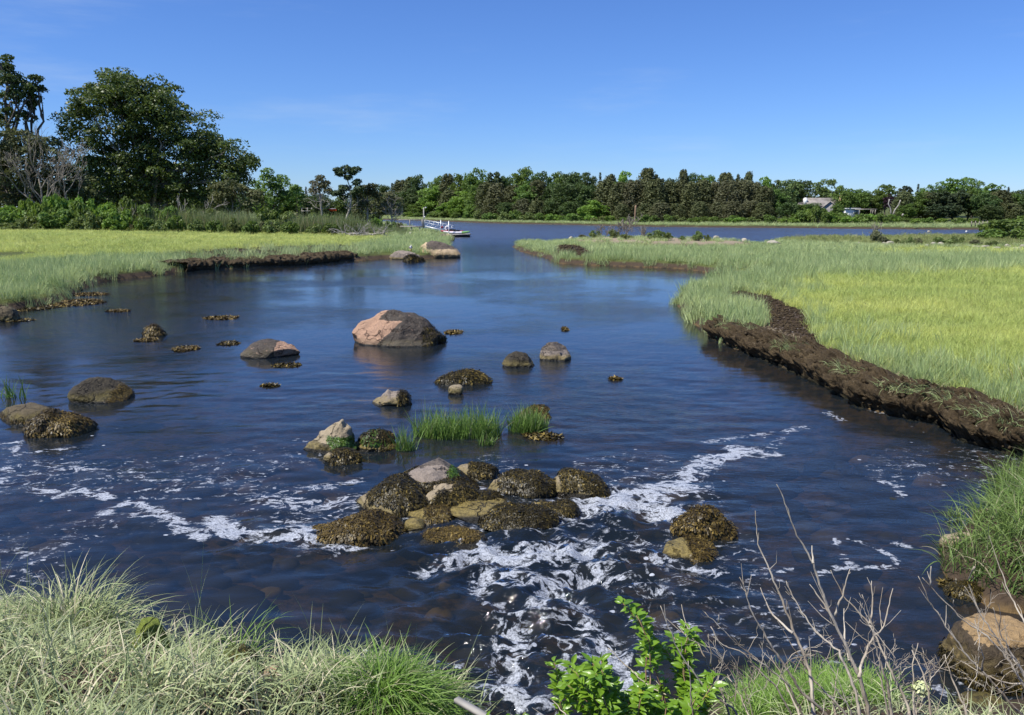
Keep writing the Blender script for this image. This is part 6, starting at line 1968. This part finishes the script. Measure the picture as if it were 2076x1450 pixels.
# life ring on the rail
q = px_(907, 463, 112.7)
T = thing('life_ring', 'white life ring hung on the gangway railing', 'life ring', q)
mb = MB()
a = np.linspace(0, 2 * math.pi, 29)
P = np.stack([q[0] + np.cos(a) * .27, np.full(29, q[1]), q[2] + np.sin(a) * .27], 1)
tube(mb, P, .10, 10, cap=False)
part('ring', mb, M['ring'], T, True)
for k in range(4):
    aa = math.pi / 4 + k * math.pi / 2
    mb = MB(); cq = q + np.array([math.cos(aa) * .27, 0, math.sin(aa) * .27]); tn = np.array([-math.sin(aa), 0, math.cos(aa)])
    tube(mb, [cq - tn * .03, cq + tn * .03], .107, 10); part('band', mb, M['white_pl'], T, True)
T = thing('life_jacket', 'red life jacket bundled by the foot of the gangway rail', 'life jacket', px_(895.5, 461, 112.5))
q = px_(895.5, 461, 112.5)
mb = MB(); V3, F3 = ICO[2]; mb.add(V3 * (1 + (vnoise(V3 * 2 + 3, 1) - .5)[:, None] * .5) * (.16, .1, .17) + q + (.05, 0, 0), None, F3); part('vest', mb, M['red'], T, True)
mb = MB(); box(mb, q + (.0, -.1, .0), (.06, .03, .28)); part('strap', mb, M['black'], T)
# second little dock and canoe far behind
T = thing('rowing_boat', 'orange-red boat drawn up behind the left point cedars', 'boat', D(671, 429, 150))
q = D(671, 427.5, 150)
V = []
n, m = 11, 9
for i in range(n):
    f = i / (n - 1); wv = .55 * math.sin(math.pi * (.05 + .9 * f)) ** .6
    for j in range(m):
        a = math.pi + math.pi * j / (m - 1)
        V.append((q[0] - .95 + 1.9 * f, q[1] + math.cos(a) * wv, q[2] + .3 + math.sin(a) * .42 + .1 * abs(2 * f - 1) ** 2))
part('hull', MB().add(V, [(i * m + j, i * m + j + 1, (i + 1) * m + j + 1, (i + 1) * m + j) for i in range(n - 1) for j in range(m - 1)]), M['orange'], T, True)
mb = MB(); tube(mb, [(q[0] - .95, q[1] - .3, q[2] + .36), (q[0] + .95, q[1] - .3, q[2] + .36)], .05, 5); part('gunwale', mb, M['white_pl'], T)
T = thing('pier', 'grey railed landing stage behind the left point trees', 'pier', D(626, 429, 150))
a, b = D(612, 428, 150), D(636, 428, 150)
mb = MB(); box(mb, ((a[0] + b[0]) / 2, 150, a[2]), (b[0] - a[0], 1.4, .15)); part('deck', mb, M['weathered'], T)
for px in (614, 625, 634):
    q = D(px, 428, 150); mb = MB(); box(mb, (q[0], 149.4, q[2] + .0), (.12, .12, 1.2)); part('post', mb, M['weathered'], T)
mb = MB(); box(mb, ((a[0] + b[0]) / 2, 149.4, a[2] + .5), (b[0] - a[0], .06, .08)); part('rail', mb, M['weathered'], T)
# buoys
for px, lab in ((1882, 'left of two tiny white buoys in the far right water'), (1959, 'right of two tiny white buoys in the far right water')):
    q = W(px, 470.5)
    T = thing('buoy', lab, 'buoy', q, 'white buoys in the far water')
    mb = MB(); V3, F3 = ICO[2]; mb.add(V3 * .15 + q + (0, 0, .08), None, F3); part('float', mb, M['ring'], T, True)
    mb = MB(); tube(mb, [q + (0, 0, .2), q + (0, 0, .3)], .03, 6); part('eye', mb, M['black'], T, True)

# ------------------------------------------------------------------ gull
def gull():
    rv = ROCKS['long grey slab with a dark wet foot where the gull stands'][0]
    b = D(833, 513.5, rv[:, 1].mean())
    dd = np.hypot(rv[:, 0] - b[0], rv[:, 1] - b[1])
    b[2] = rv[dd < dd.min() + .12][:, 2].max()
    T = thing('gull', 'white-headed gull with grey wings standing on the channel rock', 'gull', b)
    m = bpy.data.meshes.new('gull_body')
    pts = [(-.17, 0, .20), (-.06, 0, .235), (.04, 0, .26), (.10, 0, .31), (.13, 0, .37), (.16, 0, .385)]
    rad = [.025, .075, .09, .06, .048, .035]
    k = 1.25
    th = math.radians(-70)
    def tf(p): return (b[0] + k * (p[0] * math.cos(th) - p[1] * math.sin(th)), b[1] + k * (p[0] * math.sin(th) + p[1] * math.cos(th)), b[2] + k * p[2])
    P = resample(np.array([tf(p) for p in pts]), .015)
    d = np.linspace(0, 1, len(P)); R = np.interp(d, np.linspace(0, 1, 6), rad) * k
    R[0] *= .4; R[-1] *= .5
    mb = MB(); tube(mb, P, R, 14); part('body', mb, M['ring'], T, True)
    for s in (-1, 1):
        mb = MB(); Q = resample(np.array([tf((.05, .07 * s, .27)), tf((-.06, .085 * s, .25)), tf((-.17, .05 * s, .215)), tf((-.27, .02 * s, .19))]), .02)
        tube(mb, Q, np.interp(np.linspace(0, 1, len(Q)), [0, .3, .7, 1], [.03, .05, .03, .006]) * k, 8); part('wing', mb, M['bark_grey'], T, True)
        mb = MB(); tube(mb, [tf((-.01, .03 * s, .17)), tf((.0, .03 * s, .0))], .009 * k, 6); part('leg', mb, M['orange'], T, True)
    mb = MB(); tube(mb, [tf((.17, 0, .385)), tf((.215, 0, .375)), tf((.235, 0, .365))], [.015 * k, .011 * k, .003], 8); part('beak', mb, simple('beak_yellow', (.7, .45, .06), .5, .05), T, True)
    mb = MB(); tube(mb, [tf((-.16, 0, .2)), tf((-.25, 0, .185))], [.03 * k, .035 * k], 8); part('tail', mb, M['ring'], T, True)
gull()

# ------------------------------------------------------------------ foreground: leafy shrub
t = NT('glossy_leaf')
tone = t.attr('tone').outputs['Fac']
rn_ = t.n('ObjectInfo').outputs['Random']
col = t.ramp(t.math('ADD', t.math('MULTIPLY', rn_, .75), t.math('MULTIPLY', t.noise(4.0, 3), .35)), [(0.1, (0.05, 0.13, 0.012)), (0.55, (0.115, 0.245, 0.02)), (0.8, (0.2, 0.34, 0.03)), (0.97, (0.44, 0.46, 0.05))])
col = t.mix(t.smooth(tone, .93, .99), col, t.mix(.4, col, (.5, .6, .15)))
bs = t.bsdf(col, .32, t.bump(t.noise(60, 3), .15, .01), .5)
tl = t.n('BsdfTranslucent'); t.set(tl.inputs['Color'], t.mix(.5, col, (.5, .7, .03)))
M['glossy_leaf'] = t.done(t.n('MixShader', Fac=.28, i1=bs, i2=tl.outputs[0]).outputs[0])
M['stem_red'] = barkmat('stem', (0.20, 0.11, 0.07), (0.42, 0.28, 0.18))

def broad_leaf(seed):
    r = np.random.default_rng(seed)
    n = 8
    cup, bend, wd = r.uniform(.15, .45), r.uniform(.25, .9), r.uniform(.42, .56)
    V, tone = [], []
    for i in range(n + 1):
        f = i / n
        w = wd * (math.sin(math.pi * f ** .8) ** .8) * (1 - .25 * f) if 0 < f < 1 else 0.004
        x = math.sin(bend * f) / bend
        z = -(1 - math.cos(bend * f)) / bend
        for s, tn in ((-1, .3), (-.5, .5), (0, 1.), (.5, .5), (1, .3)):
            V.append((x, s * w * .5, z + abs(s) ** 1.5 * w * cup + (0.02 * math.sin(9 * f) * abs(s))))
            tone.append(tn)
    Q = [(i * 5 + j, (i + 1) * 5 + j, (i + 1) * 5 + j + 1, i * 5 + j + 1) for i in range(n) for j in range(4)]
    mb = MB(); mb.add(V, Q, None, tone)
    return mb.mesh('leaf', M['glossy_leaf'], True)
LEAF = [broad_leaf(900 + i) for i in range(6)]
from mathutils import Matrix, Euler
def leafy_shrub(name, label, stems, seed, nleaf, size, lim=300):
    r = np.random.default_rng(seed)
    base = np.array(stems[0][0][0], float)
    T = thing(name, label, 'shrub', base)
    made = []
    for P, rad, dens in stems:
        P = resample(np.array(P), .02)
        P += (fbm(P * 6, 2, seed) - .5)[:, None] * .02
        mb = MB(); tube(mb, P, np.linspace(rad, rad * .4, len(P)), 6)
        part('stem', mb, M['stem_red'], T, True)
        k0 = int(len(P) * (1 - dens))
        step = .02
        idx = np.arange(k0, len(P), max(1, int(step / .02)))
        for j in idx:
            tan = unit(P[min(j + 1, len(P) - 1)] - P[j - 1])
            for q in range(r.integers(2, 5)):
                made.append((P[j], tan))
    r.shuffle(made)
    made = made[:nleaf]
    MS = MB()
    for k, (p, tan) in enumerate(made):
        a = r.uniform(0, 6.28)
        d = unit(np.array([math.cos(a), math.sin(a), r.uniform(-.35, .55)]) + tan * .5)
        up = unit(np.array([-.2, -.35, 1.0]) + r.normal(0, .35, 3))
        side = unit(np.cross(up, d)); up = np.cross(d, side)
        s = size * r.uniform(.6, 1.2)
        m = Matrix(((d[0] * s, side[0] * s, up[0] * s, 0), (d[1] * s, side[1] * s, up[1] * s, 0), (d[2] * s, side[2] * s, up[2] * s, 0), (0, 0, 0, 1)))
        m.translation = Vector(p + d * .008 - base)
        if k < lim:
            o = bpy.data.objects.new('leaf', LEAF[k % 6])
            COL.objects.link(o); o.parent = T; o.matrix_local = m
        else:
            me = LEAF[k % 6]
            co = np.zeros(len(me.vertices) * 3); me.vertices.foreach_get('co', co)
            co = co.reshape(-1, 3) @ np.array(m.to_3x3()).T + np.array(m.translation) + base
            q = np.array([list(pp.vertices) for pp in me.polygons])
            MS.add(co, q, None, .5)
    if MS.n:
        part('small_leaves', MS, M['glossy_leaf'], T, True, 'stuff')
    return T
def stems_from(L, Y0, seed, root, rad=.006):
    r = np.random.default_rng(seed)
    out = []
    for pts, dens in L:
        Yv = Y0 + r.uniform(-.22, .3)
        P = [root + r.normal(0, .04, 3) * (1, 1, 0)] if root is not None else []
        n = len(pts)
        for i, (x, y) in enumerate(pts):
            P.append(D(x, y, Yv + .1 * i / n))
        out.append((P, rad, dens))
    return out
root = D(1300, 1560, 3.5)
L1 = [([(1305,1440),(1290,1360),(1275,1300)], .0), ([(1310,1400),(1312,1330),(1300,1275),(1275,1235),(1262,1225)], .42), ([(1320,1360),(1318,1300),(1300,1262),(1290,1245)], .38), ([(1375,1400),(1362,1330),(1350,1345),(1325,1325)], .12)]
for k in range(1):
    pass
lower = []
r = np.random.default_rng(77)
for k in range(44):
    ex = r.uniform(1135, 1345)
    ey = np.interp(ex, [1130, 1150, 1200, 1260, 1300, 1345], [1440, 1350, 1335, 1342, 1372, 1420]) + r.uniform(0, 75)
    lower.append(([( (1300 + ex) / 2 + r.uniform(-20, 20), (1560 + ey) / 2), (ex, ey)], .45))
for k in range(22):
    ex = r.uniform(1340, 1450); ey = np.interp(ex, [1340, 1370, 1400, 1450], [1375, 1390, 1385, 1370]) + r.uniform(0, 50)
    lower.append(([((1330 + ex) / 2, (1560 + ey) / 2), (ex, ey)], .35))
lower.append(([(1140,1460),(1128,1350),(1125,1340)], .6))
S1 = stems_from(L1[1:3], 3.75, 1, root) + stems_from([([(1400,1440),(1385,1360),(1392,1300),(1400,1275)], .32), ([(1400,1430),(1375,1340),(1345,1332),(1325,1325)], .25), ([(1390,1440),(1388,1350),(1395,1310),(1408,1295)], .4), ([(1395,1440),(1370,1350),(1350,1320),(1338,1310)], .35), ([(1400,1440),(1395,1340),(1400,1300),(1385,1268)], .35), ([(1400,1440),(1385,1330),(1370,1300),(1362,1290)], .3), ([(1350,1440),(1325,1330),(1318,1290),(1308,1262)], .35)], 3.8, 2, root) + stems_from(lower, 3.6, 3, root, .005)
leafy_shrub('leafy_shrub', 'glossy bright green broad-leaved shrub at the bottom centre', S1, 905, 2700, .06)
leafy_shrub('leafy_shrub', 'small low glossy sprig at the bottom edge left of the shrub', stems_from([([(1050,1500),(1035,1442)], .4), ([(1060,1500),(1060,1448)], .4), ([(1000,1500),(985,1447)], .3), ([(1090,1500),(1075,1452)], .4)], 3.7, 4, D(1040, 1560, 3.6), .004), 906, 40, .045)

# ------------------------------------------------------------------ foreground: bare twigs
def twig_shrub(name, label, stems, Y0, seed, fine=0, r0=.0065, region=None):
    r = np.random.default_rng(seed)
    b = D(*stems[0][0][::1], Y0) if False else D(stems[0][-1][0], stems[0][-1][1], Y0)
    T = thing(name, label, 'shrub', b)
    for k, pts in enumerate(stems):
        pts = pts[::-1]
        n = len(pts)
        dy, ly = r.uniform(-.25, .25), r.uniform(-.1, .5)
        P = resample(np.array([D(x, y, Y0 + dy + ly * i / n) for i, (x, y) in enumerate(pts)]), .03)
        P += r.normal(0, .0022, P.shape)
        m = len(P)
        length = m * .03
        rad = r0 * (.65 + .5 * min(1.5, length))
        mb = MB()
        tube(mb, P, np.linspace(rad, .0017, m) * (1 + .25 * (np.arange(m) % 5 == 0)), 6)
        for q in range(int(length * 7)):
            j = r.integers(m // 4, m - 1)
            tan = unit(P[j + 1] - P[j])
            d = unit(tan * 1.2 + r.normal(0, .45, 3))
            LL = r.uniform(.015, .09) if r.random() < .75 else r.uniform(.1, .28)
            tube(mb, [P[j], P[j] + d * LL * .5 + r.normal(0, .003, 3), P[j] + unit(d + tan * .3) * LL], [.0022, .0018, .0012], 4, cap=False)
        part('branch', mb, M['twig'], T, True)
    if fine:
        mb = MB()
        for k in range(fine):
            x, y = r.uniform(region[0], region[2]), r.uniform(region[1], region[3])
            p = D(x, y, Y0 + r.uniform(-.3, .45))
            branchy(r, mb, p, (r.normal() * .5, r.normal() * .3, 1), r.uniform(.08, .22), .0026, 2, .22, .6, (1, 3), .05, 4, .001)
        part('fine_twigs', mb, M['twig'], T, True, 'stuff')
A = [[(1572,972),(1595,1029),(1614,1082),(1648,1143),(1671,1215),(1697,1272),(1716,1313),(1743,1374),(1758,1431),(1772,1510)],
 [(1530,1029),(1538,1105),(1572,1184),(1610,1279),(1640,1355),(1646,1400),(1655,1500)],
 [(1500,1165),(1523,1241),(1557,1298),(1591,1351),(1625,1404),(1671,1442),(1700,1500)],
 [(1682,1154),(1712,1211),(1762,1264),(1784,1310),(1803,1355),(1841,1431),(1850,1500)],
 [(1748,1201),(1765,1253),(1778,1325),(1800,1389),(1815,1500)],
 [(1811,1186),(1792,1272),(1764,1300),(1747,1344),(1742,1372)],
 [(1726,1143),(1709,1203),(1692,1249)], [(1636,1177),(1667,1222),(1691,1255)],
 [(1590,1171),(1614,1222),(1652,1279),(1701,1321),(1735,1400),(1750,1500)],
 [(1540,1188),(1564,1245),(1606,1283)], [(1843,1310),(1864,1347),(1883,1400),(1890,1500)],
 [(1862,1300),(1851,1347),(1853,1431),(1855,1500)], [(1911,1317),(1929,1374),(1955,1431),(1970,1500)],
 [(1768,1168),(1768,1240),(1763,1265)], [(1645,1101),(1648,1143)], [(1710,1226),(1712,1290),(1722,1340)],
 [(1700,1350),(1690,1420),(1700,1500)], [(1600,1300),(1650,1380),(1700,1430),(1750,1500)], [(1560,1320),(1600,1400),(1640,1500)], [(1780,1330),(1790,1400),(1810,1500)],
 [(1900,1360),(1860,1420),(1850,1500)], [(1680,1380),(1720,1430),(1740,1500)]]
twig_shrub('bare_shrub', 'leafless grey-brown twiggy shrub rising at the bottom right', A, 3.9, 911, 40, .0085, (1500, 1320, 1950, 1460))
B = [[(1858,1162),(1883,1215),(1921,1275),(1966,1336),(2004,1374),(2050,1427),(2100,1480)],
 [(1864,1165),(1910,1215),(1955,1260),(2004,1291),(2042,1336),(2076,1389),(2140,1470)],
 [(1951,1181),(1985,1241),(2031,1310),(2076,1363),(2140,1430)],
 [(1887,1147),(1886,1190)], [(1932,1213),(1935,1235)], [(1940,1335),(1990,1365),(2040,1385),(2076,1388),(2120,1400)],
 [(2020,1130),(2050,1210),(2076,1262),(2120,1340)], [(1985,1305),(1993,1330),(1990,1360)], [(2010,1220),(2030,1290),(2060,1340),(2100,1420)], [(1960,1180),(1975,1150)]]
twig_shrub('bare_shrub', 'bare branches reaching in from the right edge over the huge boulder', B, 3.7, 912, 10, .0065, (1960, 1300, 2076, 1450))
Cc = [[(1335,1217),(1355,1269),(1379,1329),(1413,1373),(1442,1406),(1485,1435),(1530,1500)],
 [(1379,1221),(1391,1267),(1413,1300),(1437,1353),(1468,1411),(1490,1500)],
 [(1228,1308),(1269,1349),(1317,1392),(1377,1423),(1413,1447),(1470,1500)],
 [(1423,1235),(1449,1262),(1497,1308),(1546,1346),(1598,1387),(1640,1480)],
 [(1437,1260),(1456,1300),(1476,1315),(1505,1320),(1520,1339),(1580,1400),(1620,1480)],
 [(1460,1240),(1455,1262)], [(1435,1285),(1443,1330),(1440,1350)], [(1118,1418),(1140,1440),(1180,1500)], [(1395,1340),(1400,1400),(1405,1470)], [(1470,1360),(1500,1410),(1530,1480)], [(1210,1390),(1240,1430),(1280,1490)]]
twig_shrub('bare_shrub', 'thin leafless stems crossing the glossy green shrub', Cc, 3.6, 913, 12, .0055, (1400, 1380, 1540, 1460))

# lichen tuft on a twig and a weathered plank end
q = D(1868, 1396, 3.9)
T = thing('lichen_tuft', 'pale yellow-green lichen tuft caught on the bare twigs', 'lichen', q)
mb = MB(); r = np.random.default_rng(3)
n = 260
d = unit(r.normal(size=(n, 3)))
leaf_quads(mb, r, q + d * r.uniform(.4, 1, (n, 1)) * (.05, .04, .04), d + r.normal(size=(n, 3)) * .5, .012, .7, r.random(n))
part('tuft', mb, simple('lichen', (.62, .66, .35), .8, .3, 30), T)
T = thing('plank', 'weathered pale plank end jutting from the near bank at the bottom', 'plank', D(955, 1440, 4.3))
a, b = D(925, 1418, 4.35), D(1000, 1462, 4.15)
mb = MB()
dvec = unit(b - a); sv = unit(np.cross(dvec, (0, 0, 1))); uv = np.cross(sv, dvec)
hw, hh_ = .02, .012
V = [p + sv * s1 * hw + uv * s2 * hh_ for p in (a, b + dvec * .3) for s1, s2 in ((-1, -1), (1, -1), (1, 1), (-1, 1))]
mb.add(V, [(0, 1, 2, 3), (7, 6, 5, 4), (0, 4, 5, 1), (1, 5, 6, 2), (2, 6, 7, 3), (3, 7, 4, 0)])
part('board', mb, M['weathered'], T)
mb = MB()
V = [p + sv * s1 * hw * 1.5 + uv * s2 * hh_ + (-.02, -.05, -.09) for p in (a - dvec * -.03, b + dvec * .3) for s1, s2 in ((-1, -1), (1, -1), (1, 1), (-1, 1))]
mb.add(V, [(0, 1, 2, 3), (7, 6, 5, 4), (0, 4, 5, 1), (1, 5, 6, 2), (2, 6, 7, 3), (3, 7, 4, 0)])
part('board', mb, M['bark_tan'], T)
